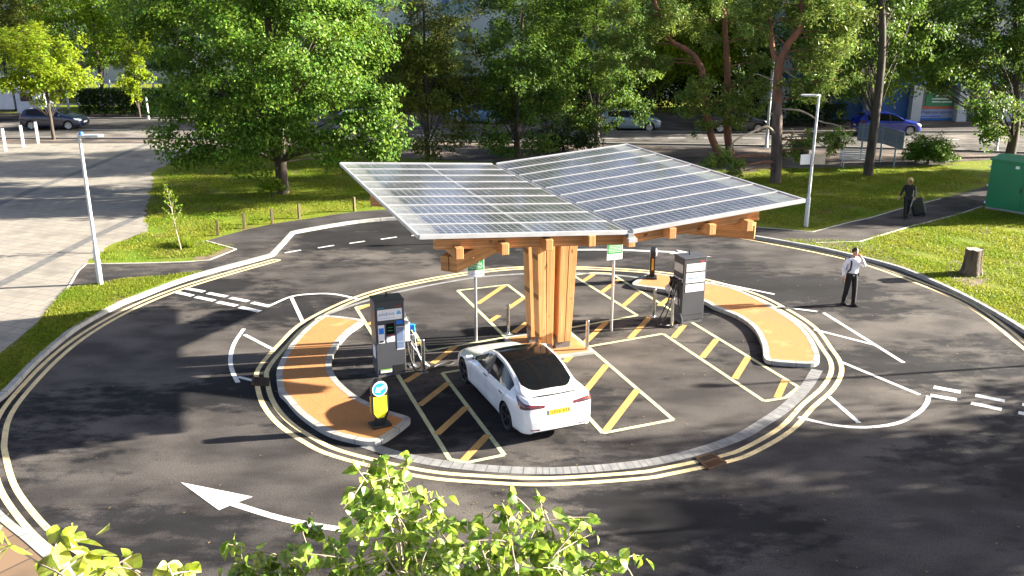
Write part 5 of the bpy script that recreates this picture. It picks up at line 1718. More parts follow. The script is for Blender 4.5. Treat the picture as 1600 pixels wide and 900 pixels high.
# ================================================================== TREES
m_bark = M("grey_brown_bark", (.085, .066, .048), .95, c2=(.035, .028, .022), scale=6, bmp=.03, bscale=14, stretch=(1, 1, .2))
m_pinebark = M("red_pine_bark", (.26, .105, .055), .9, c2=(.13, .065, .042), scale=5, bmp=.02, bscale=14, stretch=(1, 1, .25))
m_pinelow = M("grey_pine_bark", (.15, .105, .085), .95, c2=(.065, .048, .040), scale=6, bmp=.03, bscale=12, stretch=(1, 1, .2))
m_twig = M("pale_dead_twig", (.30, .24, .18), .9)
L_syc = leafmat("sycamore_leaves", (.058, .130, .016), (.108, .185, .020), .28)
L_dark = leafmat("dark_leaves", (.055, .115, .018), (.092, .155, .022), .34)
L_olive = leafmat("olive_leaves", (.13, .145, .026), (.08, .11, .020), .38)
L_yel = leafmat("yellow_green_leaves", (.19, .25, .014), (.14, .215, .016), .5)
L_bright = leafmat("bright_green_leaves", (.12, .215, .014), (.17, .25, .02), .45)
L_pine = leafmat("pine_needles", (.095, .165, .034), (.175, .225, .042), .25)
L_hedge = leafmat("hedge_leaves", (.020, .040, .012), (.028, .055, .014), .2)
L_birch = leafmat("birch_leaves", (.10, .20, .015), (.24, .31, .05), .35, 17, .6)

def leaf_quads(c, size, up=.5, aspect=.62, outward=None, rs=None):
    """kite shaped leaves at the centres c (n,3)"""
    rs = rs or rng
    n = len(c)
    nrm = rs.normal(size=(n, 3)); nrm /= np.linalg.norm(nrm, axis=1)[:, None]
    nrm[:, 2] = np.abs(nrm[:, 2])
    nrm += np.array([0, 0, up])
    if outward is not None: nrm += outward * 1.0
    nrm /= np.linalg.norm(nrm, axis=1)[:, None]
    t = rs.normal(size=(n, 3)); u = np.cross(nrm, t); u /= np.linalg.norm(u, axis=1)[:, None]
    v = np.cross(nrm, u)
    s = size * rs.uniform(.65, 1.3, n)[:, None]
    droop = np.array([0, 0, -.12]) * s
    return np.stack([c - u * s * .5, c - v * s * .5 * aspect + u * s * .08, c + u * s * .5 + droop, c + v * s * .5 * aspect + u * s * .08], 1)

def limb(mb, a, b, r0, r1, sag=.15, n=7, k=5, rnd=random):
    a, b = Vector(a), Vector(b)
    L_ = (b - a).length
    mid_ = a.lerp(b, .5) + Vector((rnd.uniform(-1, 1), rnd.uniform(-1, 1), rnd.uniform(.2, 1))) * L_ * sag
    pts = []
    for i in range(k + 1):
        s = i / k
        pts.append(a * (1 - s) ** 2 + mid_ * 2 * s * (1 - s) + b * s * s)
    mb.tube(pts, [r0 + (r1 - r0) * i / k for i in range(k + 1)], n)
    return pts

def tree(name, label, base, H, crown_c, crown_r, leaf, nclump=90, per=200, size=.2, clump_r=(.6, 1.1), trunk_r=.28, fork=.3, bark=None, seed=1, group=None, shell=.55, lean=(0, 0), flat=.75, cat="tree", extra=(), up=.5, trunk_top=None, parts=True, squash_low=1.0):
    rs = np.random.default_rng(seed); rnd = random.Random(seed)
    base = Vector(base)
    t = thing(name, label, cat, base, 0, group)
    cc, cr = np.array(crown_c, float), np.array(crown_r, float)         # relative to the base
    d = rs.normal(size=(nclump, 3)); d /= np.linalg.norm(d, axis=1)[:, None]
    rr = shell + (1 - shell) * rs.uniform(0, 1, nclump) ** .6
    lump = 1 + .13 * np.sin(3 * d[:, 0] * 2 + seed) * np.cos(4 * d[:, 2] + seed) + .10 * np.sin(7 * d[:, 1] + 2 * seed) + rs.uniform(-.10, .12, nclump)
    cl = cc + d * cr * (rr * lump)[:, None]
    if len(extra): cl = np.vstack([cl, np.array(extra, float)])
    cl[:, 2] = np.maximum(cl[:, 2], .5)
    n = len(cl)
    R_ = rs.uniform(*clump_r, n)
    pts, outw = [], []
    for i in range(n):
        m = int(per * (R_[i] / np.mean(clump_r)) ** 2)
        dd = rs.normal(size=(m, 3)); dd /= np.linalg.norm(dd, axis=1)[:, None]
        q = rs.uniform(.15, 1, m) ** .55
        # sub clumps give ragged, twiggy outlines
        sub = rs.normal(size=(9, 3)) * .45
        pick = rs.integers(0, 9, m)
        pos = cl[i] + (dd * q[:, None] * .62 + sub[pick]) * R_[i] * np.array([1, 1, flat])
        pts.append(pos); outw.append((pos - cc) / np.linalg.norm(pos - cc + 1e-6, axis=1)[:, None])
    pts = np.vstack(pts); outw = np.vstack(outw)
    k = pts[:, 2] > .15
    np_mesh("crown", leaf_quads(pts[k], size, up, outward=outw[k], rs=rs), 4, leaf, t)
    mb = MB()
    fz = H * fork
    top = trunk_top if trunk_top else (cc[0] * .7 + lean[0], cc[1] * .7 + lean[1], cc[2] + cr[2] * .45)
    tp = [Vector((0, 0, -.1)), Vector((0, 0, .12)), Vector((lean[0] * .2, lean[1] * .2, fz)), Vector(top).lerp(Vector((0, 0, fz)), .45), Vector(top)]
    tp = smoothline(tp, n=4)
    m = len(tp)
    mb.tube(tp, [trunk_r * (1.35 if i < 2 else 1.0) * (1 - .82 * i / (m - 1)) + .01 for i in range(m)], 12)
    for i in range(0, n, 3 if n > 50 else 1):
        c = Vector(cl[i])
        s = min(max((c.z - fz * .8) / (top[2] - fz * .8 + 1e-6) * .8, .42), .95)
        q = tp[int(s * (m - 1))]
        limb(mb, q, c, trunk_r * .20 * (1.1 - s), .010, .14, 6, 4, rnd)
    mb.build("trunk", bark or m_bark, t, smooth=True, sharp=60)
    return t

def rel(px, Y, base):
    q = A(px[0], px[1], Y); return (q.x - base.x, q.y - base.y, q.z - base.z)

# the large sycamore left of the canopy
b1 = G(442, 302, .1)
ex = [rel((x, y), b1.y - 2.2, b1) for x, y in ((270, 225), (285, 248), (305, 238), (335, 235), (372, 250), (385, 228), (545, 225), (580, 235), (600, 236), (515, 232), (260, 205), (605, 215), (350, 215), (320, 205), (480, 222), (560, 205), (585, 195), (560, 180), (590, 165), (575, 150), (540, 190), (600, 185), (595, 140), (380, 212), (410, 222), (448, 215), (490, 222), (520, 212), (470, 205), (300, 190), (275, 175), (255, 160), (330, 190))]
rc = np.random.default_rng(99)
core = [tuple(q) for q in np.array([0, .6, 8.4]) + rc.normal(size=(46, 3)) * np.array([2.1, 1.6, 2.6])]
tree("sycamore_tree", "large sunlit sycamore on the lawn left of the canopy, low branches sweeping down", b1, 15, (-.35, .6, 8.3), (5.3, 4.6, 5.8), L_syc, 165, 400, .165, (.6, 1.15), .38, .22, seed=3, shell=.78, flat=.62, extra=ex + core)

b2 = G(668, 250, .11)
tree("olive_green_tree", "upright sparse olive green tree behind the left end of the panels", b2, 11.5, (0, .3, 6.2), (3.1, 2.4, 5.0), L_olive, 95, 210, .17, (.5, .9), .20, .16, seed=5, shell=.3, extra=[rel((x, y), b2.y - 1, b2) for x, y in ((650, 225), (690, 222), (715, 215), (630, 220), (672, 238))])
# dark trees in the middle
b3 = G(808, 246, .11)
tree("dark_tree", "dense dark green tree behind the valley of the panels", b3, 12, (.45, .3, 6.2), (3.1, 3.0, 5.2), L_dark, 105, 280, .17, (.6, 1.0), .24, .15, seed=8, group="dark trees by the pavement", extra=[rel((x, y), b3.y - 1.5, b3) for x, y in ((770, 215), (790, 235), (830, 232), (745, 205), (760, 225), (850, 222))])
b4 = G(932, 228, .11)
tree("dark_tree", "dark green tree with a bare lower trunk in front of the silver car", b4, 12, (-.3, .3, 6.6), (3.9, 2.8, 5.2), L_dark, 105, 260, .17, (.55, .95), .22, .2, seed=9, group="dark trees by the pavement", shell=.4, extra=[rel((x, y), b4.y - 1, b4) for x, y in ((900, 195), (915, 180), (960, 165), (985, 160), (1000, 185), (890, 170), (955, 195), (1010, 165), (870, 200))])
b4b = G(880, 236, .11)
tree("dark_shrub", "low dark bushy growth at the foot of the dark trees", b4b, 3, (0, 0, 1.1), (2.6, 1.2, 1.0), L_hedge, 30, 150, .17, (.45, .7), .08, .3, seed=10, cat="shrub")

# pines
def needles(cl, rad, per, rs, size=.27):
    pts = []
    for c, r in zip(cl, rad):
        m = int(per * r * r / .5)
        sub = rs.normal(size=(12, 3)) * np.array([.55, .55, .28])
        pick = rs.integers(0, 12, m)
        pts.append(np.array(c) + (sub[pick] + rs.normal(size=(m, 3)) * .18) * r)
    c = np.vstack(pts); n = len(c)
    u = rs.normal(size=(n, 3)); u[:, 2] = np.abs(u[:, 2]) * .8; u /= np.linalg.norm(u, axis=1)[:, None]
    w = np.cross(u, rs.normal(size=(n, 3))); w /= np.linalg.norm(w, axis=1)[:, None]
    s = size * rs.uniform(.6, 1.2, n)[:, None]
    return np.stack([c - u * s * .5, c + w * s * .11, c + u * s * .5, c - w * s * .11], 1)

def pine(label, base, trunk_px, Y0, limbs, clumps, seed, r0=.26, lowbark=None, group="pines by the path"):
    rs = np.random.default_rng(seed); rnd = random.Random(seed)
    t = thing("pine_tree", label, "tree", base, 0, group)
    mb = MB()
    def line(px, rA, rB, n=9):
        pts = smoothline([Vector(rel((x, y), Y, base)) for x, y, Y in px], n=5)
        m = len(pts); mb.tube(pts, [rA + (rB - rA) * i / (m - 1) for i in range(m)], n); return pts
    tl = [(x, y, Y0 + dy) for x, y, dy in trunk_px]
    main = line(tl, r0, r0 * .45, 12)
    if lowbark:                                   # rough grey foot below the orange upper stem
        k = 14
        lo = MB(); mm = len(main); lo.tube(main[:k + 1], [(r0 + (r0 * .45 - r0) * i / (mm - 1)) * 1.06 for i in range(k + 1)], 14)
        lo.build("lower_trunk", lowbark, t, smooth=True, sharp=60)
    db = MB(); keep = mb
    for q, (px, ra, rb) in enumerate(limbs):
        mb = db if (lowbark and q > 1) else keep
        line([(x, y, Y0 + dy) for x, y, dy in px], ra, rb, 7)
    mb = keep
    if db.v: db.build("dead_branch", m_twig, t, smooth=True)
    cl = [rel((x, y), Y0 + dy, base) for x, y, dy, r in clumps]; rad = [q[3] for q in clumps]
    for c, r in zip(cl, rad):
        q = min(main, key=lambda p: (p - Vector(c)).length + max(0, p.z - c[2]) * 2)
        limb(mb, q, c, .045, .015, .12, 6, 5, rnd)
        for k in range(4):
            e = Vector(c) + Vector((rnd.uniform(-1, 1), rnd.uniform(-1, 1), rnd.uniform(-.3, .4))) * r
            limb(mb, c, e, .02, .006, .1, 5, 3, rnd)
    mb.build("trunk", m_pinebark, t, smooth=True, sharp=60)
    np_mesh("crown", needles(cl, rad, 620, rs), 4, L_pine, t)
    return t
bA = G(1128, 246, .11)
pine("leaning red pine whose trunk curves left above the panels", bA, [(1128, 247, 0), (1112, 215, 0), (1103, 170, 0), (1098, 120, 0), (1095, 105, .1), (1085, 88, .2), (1068, 75, .3), (1050, 65, .3), (1038, 45, .3), (1025, 10, .3), (1015, -40, .3)], bA.y,
     [([(1103, 165, 0), (1080, 182, -.5), (1066, 200, -.8)], .04, .012)],
     [(1010, 45, -.3, 1.0), (1040, 20, .5, 1.1), (985, 70, .2, 1.0), (1000, 95, 0, .9), (960, 60, .3, 1.0), (1030, 100, 0, .8), (1060, 25, -.5, .9), (975, 20, .8, 1.1), (1095, 130, -.6, .7), (1075, 150, -.8, .8), (1085, 172, -.8, .7), (1125, 160, -.5, .7), (1100, 195, -.8, .6), (1000, -30, 0, 1.3), (1050, -50, 0, 1.3), (945, 100, .5, .8)], 21, .22)
bB = G(1142, 243, .11)
pine("straight red pine with bright orange upper trunk between the other pines", bB, [(1142, 243, 0), (1137, 210, 0), (1137, 150, 0), (1136, 95, 0), (1133, 50, 0), (1131, 20, 0), (1122, 5, 0), (1115, -40, 0)], bB.y + .6,
     [([(1132, 24, .6), (1145, 15, .4), (1160, 5, .2), (1165, -30, 0)], .10, .05)],
     [(1090, 30, 0, 1.0), (1165, 30, -.2, 1.0), (1175, 60, 0, .9), (1110, -10, .3, 1.2), (1160, -30, 0, 1.3), (1168, 130, -.5, .8), (1150, 150, -.6, .7), (1170, 165, -.7, .8), (1150, 190, -.8, .7), (1185, 95, .2, .8), (1105, 60, .5, .8), (1128, 175, -.8, .6), (1190, 145, -.4, .6)], 22, .24)
bC = G(1213, 285, .1)
pine("tall forked pine with rough grey foot and dead pale branches beside the lamp", bC, [(1212, 286, 0), (1213, 245, 0), (1214, 200, 0), (1215, 150, 0), (1216, 115, 0), (1219, 97, 0), (1230, 72, 0), (1242, 55, 0), (1251, 42, 0), (1253, 10, 0), (1256, -50, 0)], bC.y,
     [([(1218, 98, 0), (1209, 85, .2), (1206, 60, .4), (1204, 35, .5), (1200, -20, .6)], .15, .08), ([(1206, 36, .4), (1225, 28, .2), (1238, 42, 0), (1240, 52, 0)], .05, .03),
      ([(1216, 215, 0), (1205, 202, -.3), (1196, 198, -.6), (1178, 205, -1), (1155, 216, -1.3), (1145, 225, -1.4), (1138, 243, -1.5), (1128, 252, -1.6), (1118, 251, -1.7)], .075, .025),
      ([(1220, 170, 0), (1245, 172, -.3), (1262, 178, -.5), (1282, 190, -.8), (1305, 195, -1), (1318, 202, -1.1), (1323, 207, -1.1)], .055, .018),
      ([(1215, 130, 0), (1205, 125, -.3), (1190, 118, -.6), (1178, 115, -.8)], .04, .012), ([(1222, 108, 0), (1240, 120, -.3), (1250, 128, -.4), (1256, 145, -.5)], .04, .01), ([(1219, 233, 0), (1232, 220, -.2), (1240, 208, -.3), (1236, 200, -.3)], .05, .015)],
     [(1290, 60, 0, 1.0), (1310, 80, -.3, 1.0), (1285, 110, -.2, 1.0), (1300, 125, .2, .9), (1265, 130, -.4, .8), (1320, 50, .2, 1.0), (1280, 20, 0, 1.2), (1330, 15, .2, 1.1), (1230, -20, 0, 1.3), (1180, 5, .2, 1.1), (1175, 40, 0, .8), (1280, 90, -.5, .9), (1255, 150, .2, .7), (1300, -40, 0, 1.4),
      (1120, 250, -1.7, .55), (1140, 246, -1.6, .55), (1155, 262, -1.6, .5), (1110, 262, -1.7, .45), (1145, 272, -1.6, .4), (1298, 212, -1, .6), (1318, 222, -1.1, .55), (1300, 232, -1, .4), (1250, 226, 0, .6), (1240, 238, .2, .6), (1270, 215, -.4, .5), (1245, 20, .1, .8)], 23, .27, m_pinelow)

b5 = G(1356, 274, .1)
tree("ash_tree", "dark green tree with tall straight black trunk behind the walking woman", b5, 14, (.1, 2.6, 8.4), (3.4, 2.4, 4.8), L_dark, 110, 250, .16, (.55, .95), .30, .42, seed=31, shell=.3, trunk_top=(-.9, .2, 13))
b6 = G(1578, 245, .1)
tree("lime_tree", "broad dark tree with forked black trunk at the right edge before the shops", b6, 13, (-2.4, 1.8, 7.9), (7.2, 3.6, 4.5), L_dark, 210, 280, .18, (.65, 1.1), .36, .18, seed=33, extra=[rel((x, y), b6.y - 2, b6) for x, y in ((1540, 190), (1545, 205), (1540, 170), (1532, 180), (1470, 112), (1490, 108), (1440, 112), (1550, 215), (1560, 160), (1590, 170), (1525, 128), (1610, 190), (1410, 120), (1400, 90))], trunk_top=(-1.0, .3, 9))
# left background
b7 = G(84, 218, .11)
tree("young_maple_tree", "young yellow green tree with bare dark stem in front of the navy car", b7, 8, (-.3, .2, 5.0), (3.1, 2.3, 2.4), L_yel, 60, 210, .20, (.5, .8), .13, .35, seed=41, shell=.4, up=.8)
b8 = G(214, 186, .11)
tree("conical_tree", "slim cone shaped yellowish tree behind the short white post", Vector((b8.x, b8.y + .6, .1)), 7, (0, 0, 3.9), (1.3, 1.2, 3.3), L_yel, 40, 130, .20, (.35, .6), .10, .2, seed=42, shell=.3)
for px, Y, H, cr, leaf, sd, lab in (((165, 182), 79, 16, (5.0, 4, 6.4), L_bright, 43, "tall bright green tree behind the hedge at the left"),
        ((20, 180), 84, 15, (6.2, 4, 6.0), L_olive, 44, "tall olive tree in the far left corner"),
        ((275, 182), 84, 17, (5.2, 4, 7.2), L_dark, 45, "dark tree behind the sycamore's left side"),
        ((-120, 182), 80, 15, (6, 4, 6.0), L_bright, 46, "bright tree just out of view beyond the lorry"),
        ((400, 180), 78, 15, (5, 4, 6.4), L_syc, 47, "green tree hidden behind the sycamore"),
        ((1015, 185), 71, 13, (3.2, 2.0, 5.2), L_yel, 48, "sunlit green tree glimpsed behind the leaning pine"),
        ((880, 184), 71, 13, (3.4, 2.2, 5.2), L_bright, 49, "bright tree behind the dark middle trees"),
        ((1100, 184), 70, 12, (2.8, 2, 5.0), L_yel, 50, "light green tree behind the straight pine"),
        ((1290, 195), 66, 12, (4.0, 3, 4.8), L_dark, 51, "dark tree behind the forked pine's right branches"),
        ((1370, 185), 68, 13, (3.6, 3, 5.6), L_bright, 52, "sunlit tree behind the ash trunk"),
        ((1210, 190), 74, 12, (4.5, 3, 5.4), L_dark, 55, "dark tree in shade behind the forked pine"),
        ((1060, 182), 80, 12, (5, 3, 5.6), L_dark, 57, "dark tree behind the two red pines"),
        ((540, 182), 80, 9, (3.5, 2, 4), L_bright, 58, "bright tree behind the right edge of the sycamore"),
        ((100, 180), 92, 16, (8, 4, 7), L_dark, 59, "broad dark tree far behind the bright one at the left"),
        ((640, 182), 78, 6, (5, 2, 2.4), L_dark, 53, "low dark tree behind the olive green tree")):
    q = A(px[0], px[1], Y); q.z = .1
    tree("background_tree", lab, q, H, (0, 0, H - cr[2] - .3), cr, leaf, 105, 190, .25, (.8, 1.3), .22, .2, seed=sd, group="trees beyond the street", shell=.3)

# out of view at the right: they shade the lower right of the road and the lawns
for (x, y), H, cc, cr, sd, lab in (((29, 16.6), 10, (0, 0, 5.3), (4.8, 5.2, 3.6), 61, "leafy tree by the near right exit, shading the road"),
        ((30, 8.0), 11, (0, 0, 5.6), (5.5, 5.0, 4.4), 62, "leafy tree at the near right corner behind the other"),
        ((35, 41.5), 12, (0, 0, 7.0), (4.0, 2.6, 4.0), 63, "tree beyond the green cabinet, shading the footpath"),
        ((40, 48), 13, (0, 0, 7.2), (4.5, 2.6, 4.4), 64, "tree behind the green cabinet near the street"),):
    tree("roadside_tree", lab, Vector((x, y, 0)), H, cc, cr, L_dark, 120, 230, .28, (.8, 1.2), .25, .2, seed=sd, group="roadside trees at the right", shell=.25)

# hedges and bushes
def hedge(name, label, x0, x1, y, H, D, leaf, n, size=.16, cat="hedge", seed=3):
    rs = np.random.default_rng(seed)
    t = thing(name, label, cat, ((x0 + x1) / 2, y, .1))
    W_h = x1 - x0
    p = rs.uniform(-.5, .5, (n, 3)) * np.array([W_h, D, 0])
    p[:, 2] = rs.uniform(.05, 1, n) ** .7 * H * (1 + .05 * np.sin(p[:, 0] * 2))
    edge = rs.uniform(size=n) < .8
    side = rs.integers(0, 3, n)
    p[edge & (side == 0), 1] = -D / 2; p[edge & (side == 1), 2] = H
    p += rs.normal(size=p.shape) * .07
    np_mesh("foliage", leaf_quads(p, size, .3, rs=rs), 4, leaf, t)
    mb = MB()
    for k in range(int(W_h / 1.2)):
        x = -W_h / 2 + .6 + k * 1.2
        mb.tube([(x, 0, -.05), (x + .05, 0, H * .5), (x, .1, H * .85)], [.05, .035, .012], 6)
    mb.build("stems", m_bark, t)
qa, qb = G(120, 183, .1), G(262, 183, .1)
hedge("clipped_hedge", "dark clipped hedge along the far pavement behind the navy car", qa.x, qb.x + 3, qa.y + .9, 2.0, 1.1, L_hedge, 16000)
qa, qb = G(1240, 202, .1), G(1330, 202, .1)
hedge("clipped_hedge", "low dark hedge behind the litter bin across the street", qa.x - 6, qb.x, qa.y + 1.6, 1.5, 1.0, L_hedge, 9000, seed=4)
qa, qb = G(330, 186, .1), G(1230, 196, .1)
hedge("shade_fill_hedge", "long dark row of foliage added to fill the shade across the street behind the parked cars", qa.x - 4, qb.x, 75.0, 2.7, 1.4, L_hedge, 42000, .24, seed=6)  # added dark foliage, stands in for the deep shade under the far trees
bs = G(1450, 256, .1)
tree("bush", "leafy green bush on the pavement edge right of the notice board", bs, 2, (0, 0, .85), (1.25, .9, .75), L_syc, 34, 190, .13, (.3, .5), .05, .2, seed=71, cat="bush", extra=[(1.2, -.5, .45), (.5, -.9, .35), (-1.2, -.2, .5)])
bs = G(425, 308, .1)
tree("bush", "small fresh green bush at the foot of the sycamore", bs, 1, (0, 0, .45), (.5, .4, .35), L_bright, 10, 90, .12, (.2, .32), .03, .3, seed=72, cat="bush")

# sapling on the tip of the lawn
bs = G(283, 390, .1)
rs = np.random.default_rng(5); rnd = random.Random(5)
t = thing("sapling", "thin young sapling with few leaves on the tip of the left lawn", "tree", bs)
mb = MB(); mb.tube([(0, 0, 0), (-.10, 0, .7), (-.18, 0, 1.5), (-.26, 0, 2.35)], [.028, .022, .015, .005], 8)
tips = []
for k in range(13):
    s = .30 + .65 * k / 13; a = k * 2.4
    q = Vector((-.04 - .2 * s, 0, 2.35 * s)); ln = .62 * (1.15 - s)
    e = q + Vector((math.cos(a) * ln * .8, math.sin(a) * ln * .8, ln * 1.0))
    pts = limb(mb, q, e, .010, .004, .05, 5, 3, rnd); tips += [pts[-1], pts[-2], pts[-1].lerp(q, .2), pts[-1].lerp(q, .45)]
tips.append(Vector((-.26, 0, 2.35)))
mb.build("trunk", m_twig, t)
c = np.array([tuple(p) for p in tips for _ in range(5)]) + rs.normal(size=(len(tips) * 5, 3)) * .045
np_mesh("crown", leaf_quads(c, .085, .3, rs=rs), 4, L_bright, t)

# ================================================================== GRASS BLADES
def blades(name, poly, n, h, label, mat, seed, excl=(), clump=False):
    rs = np.random.default_rng(seed)
    P2 = [(p.x, p.y) for p in poly]
    xs = [p[0] for p in P2]; ys = [p[1] for p in P2]
    k = 0; out = []
    px, py = rs.uniform(min(xs), max(xs), n * 4), rs.uniform(min(ys), max(ys), n * 4)
    ok = inside(px, py, P2)
    for e in excl: ok &= ~inside(px, py, [(p.x, p.y) for p in e])
    ok &= (np.sin(px * 1.3 + 1) * np.cos(py * 1.7) + np.sin(px * 3.1 + py * 2.3) * .6 + rs.uniform(-1, 1, len(px))) > -.4
    px, py = px[ok][:n], py[ok][:n]
    m = len(px)
    a = rs.uniform(0, 2 * np.pi, m); hh = h * rs.uniform(.4, 1.4, m); w = .008 + .013 * rs.uniform(size=m)
    dx, dy = np.cos(a), np.sin(a)
    ln = rs.normal(size=(m, 2)) * .5 * hh[:, None]
    b = np.stack([px, py, np.full(m, .10)], 1)
    v = np.stack([b - np.stack([dx * w, dy * w, 0 * w], 1), b + np.stack([dx * w, dy * w, 0 * w], 1), b + np.stack([ln[:, 0], ln[:, 1], hh], 1)], 1)
    o = np_mesh(name, v, 3, mat)
    tag(o, label, "grass", kind='stuff')
m_blade = leafmat("grass_blades", (.12, .185, .014), (.18, .20, .026), .35, .5)
blades("grass", gp([(229, 364), (240, 290), (300, 245), (560, 250), (700, 300), (600, 326), (552, 330), (482, 340), (429, 348), (386, 357), (322, 375), (368, 388), (327, 405), (215, 410), (140, 411)]), 95000, .055, "grass blades of the left lawn round the sycamore", m_blade, 1)
blades("grass", gp([(104, 455), (190, 441), (260, 435), (318, 428), (260, 444), (189, 474), (100, 526), (40, 580), (5, 612), (-20, 612), (0, 560), (58, 512)]), 36000, .05, "grass blades of the narrow verge between square and kerb", m_blade, 2)
blades("grass", gp([(1180, 268), (1330, 264), (1480, 262), (1545, 285), (1470, 308), (1360, 338), (1270, 360), (1200, 354), (1100, 330)]), 60000, .055, "grass blades of the lawn under the pines", m_blade, 3)
blades("grass", gp([(1345, 379), (1420, 357), (1540, 326), (1700, 345)]) + [p for p in reversed(kout) if p.x > 10.2 and 16 < p.y < 35], 80000, .05, "grass blades of the lawn round the tree stump", m_blade, 4)
def litter(name, poly, n, z, label, seed):
    rs = np.random.default_rng(seed)
    P2 = [(p.x, p.y) for p in poly]
    xs = [p[0] for p in P2]; ys = [p[1] for p in P2]
    px, py = rs.uniform(min(xs), max(xs), n * 5), rs.uniform(min(ys), max(ys), n * 5)
    ok = inside(px, py, P2) & (rs.uniform(size=n * 5) < (.25 + .75 * (np.sin(px * .9) * np.cos(py * .7) > .2)))
    c = np.stack([px[ok][:n], py[ok][:n], np.full(min(n, ok.sum()), z)], 1)
    tag(np_mesh(name, leaf_quads(c, .055, 6, rs=rs), 4, m_dry), label, "leaves", kind='stuff')
m_dry = M("dry_leaf", (.20, .13, .05), .8, c2=(.12, .10, .03), scale=3)
litter("fallen_leaves", [Vector((-12, 9, 0)), Vector((13, 9, 0)), Vector((13, 33, 0)), Vector((-11, 31, 0))], 420, .013, "scattered dry leaves lying on the tarmac of the ring", 8)
litter("fallen_leaves", gp([(1345, 379), (1540, 326), (1700, 345), (1600, 497), (1420, 413)]), 260, .15, "scattered dry leaves on the lawn round the stump", 9)
bsg = gp([(270, 392), (300, 392), (300, 384), (275, 383)])
blades("grass", bsg, 900, .28, "tuft of long grass at the foot of the sapling", m_blade, 5)

# ================================================================== BIRCH IN THE FOREGROUND
def leaf6(c, d, nrm, s):
    """toothed oval leaves, folded along the midrib and curling over at the tip"""
    n = len(c)
    d = d / np.linalg.norm(d, axis=1)[:, None]
    nrm = nrm - d * (nrm * d).sum(1)[:, None]; nrm /= np.linalg.norm(nrm, axis=1)[:, None]
    sd = np.cross(d, nrm); s = s[:, None]
    curl = np.random.default_rng(n).uniform(-.1, .5, n)[:, None]
    fold = np.random.default_rng(n + 1).uniform(.02, .16, n)[:, None]
    T_ = (0, .16, .36, .58, .80, 1.0); W_l = (.02, .30, .40, .33, .17, .0)
    mid_, lf, rt_ = [], [], []
    for t, w in zip(T_, W_l):
        m = c + d * s * t - nrm * s * curl * t * t
        mid_.append(m); lf.append(m + sd * s * w - d * s * .03 + nrm * s * fold * (w / .4)); rt_.append(m - sd * s * w - d * s * .03 + nrm * s * fold * (w / .4))
    q = []
    for i in range(5):
        q.append(np.stack([mid_[i], mid_[i + 1], lf[i + 1], lf[i]], 1)); q.append(np.stack([mid_[i], rt_[i], rt_[i + 1], mid_[i + 1]], 1))
    return np.concatenate(q)

def sprays(name, label, base, stems, leaf, lsize, seed, density, bark, cat="tree", low=(), twl=.26):
    rs = np.random.default_rng(seed); rnd = random.Random(seed)
    t = thing(name, label, cat, base)
    bv = Vector(base)
    mb = MB(); C_, D_ = [], []
    top = Vector((0, 0, min(s[1].z for s in stems) - bv.z - .5))
    tp = smoothline([Vector((0, 0, -.1)), Vector((.05, 0, top.z * .5)), top], n=5)
    mb.tube(tp, [.09 - .06 * i / (len(tp) - 1) for i in range(len(tp))], 10)
    for a, b, r in stems:
        a, b = Vector(a) - bv, Vector(b) - bv
        limb(mb, top * .96, a, .016, .006, .06, 6, 5, rnd)
        m_ = a.lerp(b, .5) + Vector((rnd.uniform(-.1, .1), rnd.uniform(-.1, .1), .05))
        r *= .55; pts = smoothline([a, m_, b], n=8)
        mb.tube(pts, [r * (1 - .8 * i / (len(pts) - 1)) + .0012 for i in range(len(pts))], 6)
        ln = (b - a).length
        nt = max(4, int(ln / .036))
        for k in range(nt):
            s = .05 + .95 * (k + rnd.random()) / nt
            q = pts[min(int(s * (len(pts) - 1)), len(pts) - 1)]
            d = Vector((rnd.uniform(-1, 1), rnd.uniform(-1, 1), rnd.uniform(-.45, .45))).normalized()
            L_ = twl * rnd.uniform(.4, 1.0) * (1.15 - .6 * s)
            e = q + d * L_ + Vector((0, 0, -.10 * L_ - .02))
            tw = limb(mb, q, e, .0028, .0009, .12, 4, 4, rnd)
            for p in tw[1:]:
                for _ in range(rnd.choice(density)):
                    C_.append(tuple(p + Vector((rnd.uniform(-1, 1), rnd.uniform(-1, 1), rnd.uniform(-1, .5))) * .022))
                    D_.append((d.x * .6 + rnd.uniform(-.8, .8), d.y * .6 + rnd.uniform(-.8, .8), rnd.uniform(-1.3, .25)))
        for _ in range(4):
            C_.append(tuple(b)); D_.append((rnd.uniform(-1, 1), rnd.uniform(-1, 1), rnd.uniform(-1, .6)))
    for c, r, n in low:                                           # the crown below the picture
        q = np.clip(rs.normal(size=(n, 3)), -1.5, 1.5) * r * .42 + np.array(c) - np.array(bv)
        C_ += [tuple(p) for p in q]; D_ += [tuple(p) for p in rs.normal(size=(n, 3)) - np.array([0, 0, .4])]
        for k in range(14):
            limb(mb, tp[int(len(tp) * .6)], Vector(tuple(q[k])), .012, .004, .1, 5, 4, rnd)
    C_, D_ = np.array(C_), np.array(D_)
    nr = rs.normal(size=C_.shape) * .7 + np.array([.25, -.1, .7])
    s = lsize * rs.uniform(.6, 1.25, len(C_))
    np_mesh("crown", leaf6(C_, D_, nr, s), 4, leaf, t)
    mb.build("trunk", bark, t, smooth=True, sharp=60)
    return t
Yb = 2.75
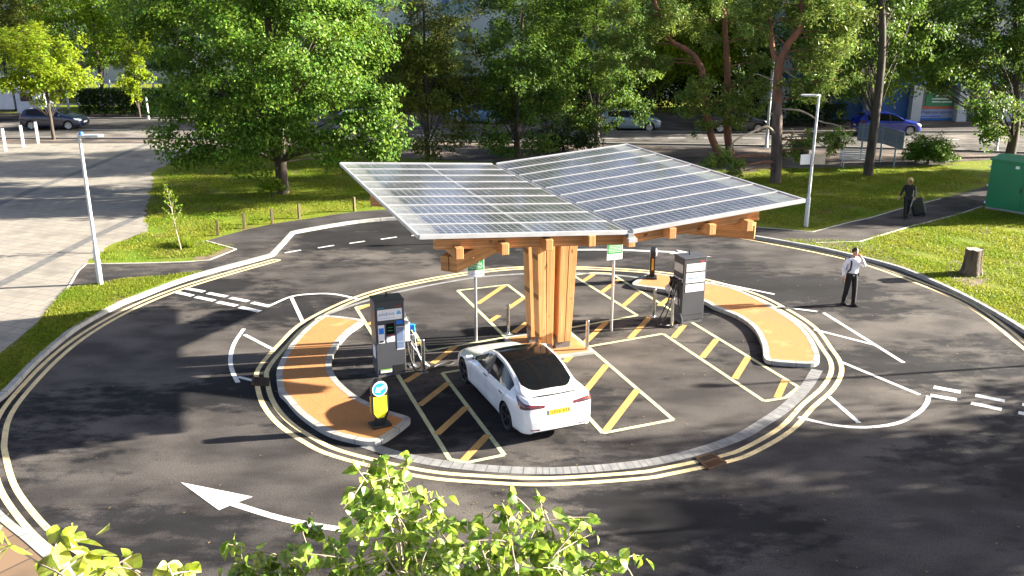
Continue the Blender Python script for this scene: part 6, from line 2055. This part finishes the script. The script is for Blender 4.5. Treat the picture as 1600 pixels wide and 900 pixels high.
def st(x0, y0, x1, y1, r=.006, dY=0.): return (A(x0, y0, Yb + dY), A(x1, y1, Yb + dY + .05), r)
stems = [st(655, 960, 598, 712, .010), st(668, 950, 640, 715, .007, .1), st(640, 960, 560, 735, .007, -.1), st(660, 960, 660, 770, .006, .15), st(620, 960, 545, 790, .006, .05), st(600, 980, 470, 825, .007), st(560, 980, 520, 850, .006, -.1),
         st(520, 990, 355, 850, .007), st(480, 990, 400, 862, .006, .1), st(440, 1000, 385, 880, .006, -.05), st(830, 960, 798, 768, .009), st(845, 960, 840, 775, .006, .1), st(815, 960, 790, 800, .006, -.1), st(870, 970, 905, 822, .007), st(880, 970, 880, 845, .006, .1),
         st(930, 990, 970, 872, .006), st(900, 990, 935, 868, .006, .05), st(760, 970, 745, 838, .007), st(720, 970, 705, 850, .007, .1), st(690, 970, 700, 812, .006, -.1), st(780, 980, 820, 850, .006), st(600, 980, 610, 860, .006, .15), st(650, 980, 590, 850, .006, -.15), st(740, 980, 770, 870, .006, .1), st(560, 1000, 455, 880, .006, .1), st(660, 990, 650, 870, .006), st(850, 1000, 860, 880, .006, -.1), st(800, 1000, 800, 880, .006, .1)]
sprays("birch_tree", "sunlit birch top rising into the bottom of the view", (-.15, 2.9, .1), stems, L_birch, .047, 11, (1, 2, 2, 3), m_twig, low=[((-.2, 2.9, 5.3), .9, 1500), ((-.1, 2.9, 4.2), 1.1, 1500)])
Yb = 1.9
stems = [st(-30, 960, 15, 855, .006), st(40, 960, 95, 838, .006, .1), st(120, 970, 140, 862, .006), st(170, 980, 205, 868, .005, .1), st(220, 990, 262, 882, .005), st(-60, 930, -10, 830, .006, .1), st(80, 980, 60, 880, .005, -.05), st(180, 990, 165, 885, .005), st(250, 1010, 290, 893, .005)]
L_big = leafmat("large_yellow_leaves", (.22, .29, .02), (.32, .36, .07), .4, 12, .6)
sprays("poplar_sapling", "close large yellow green leaves in the bottom left corner", (-1.05, 2.3, .1), stems, L_big, .056, 12, (0, 1, 1), m_twig, low=[((-1.05, 2.1, 5.6), .5, 300)], twl=.16)
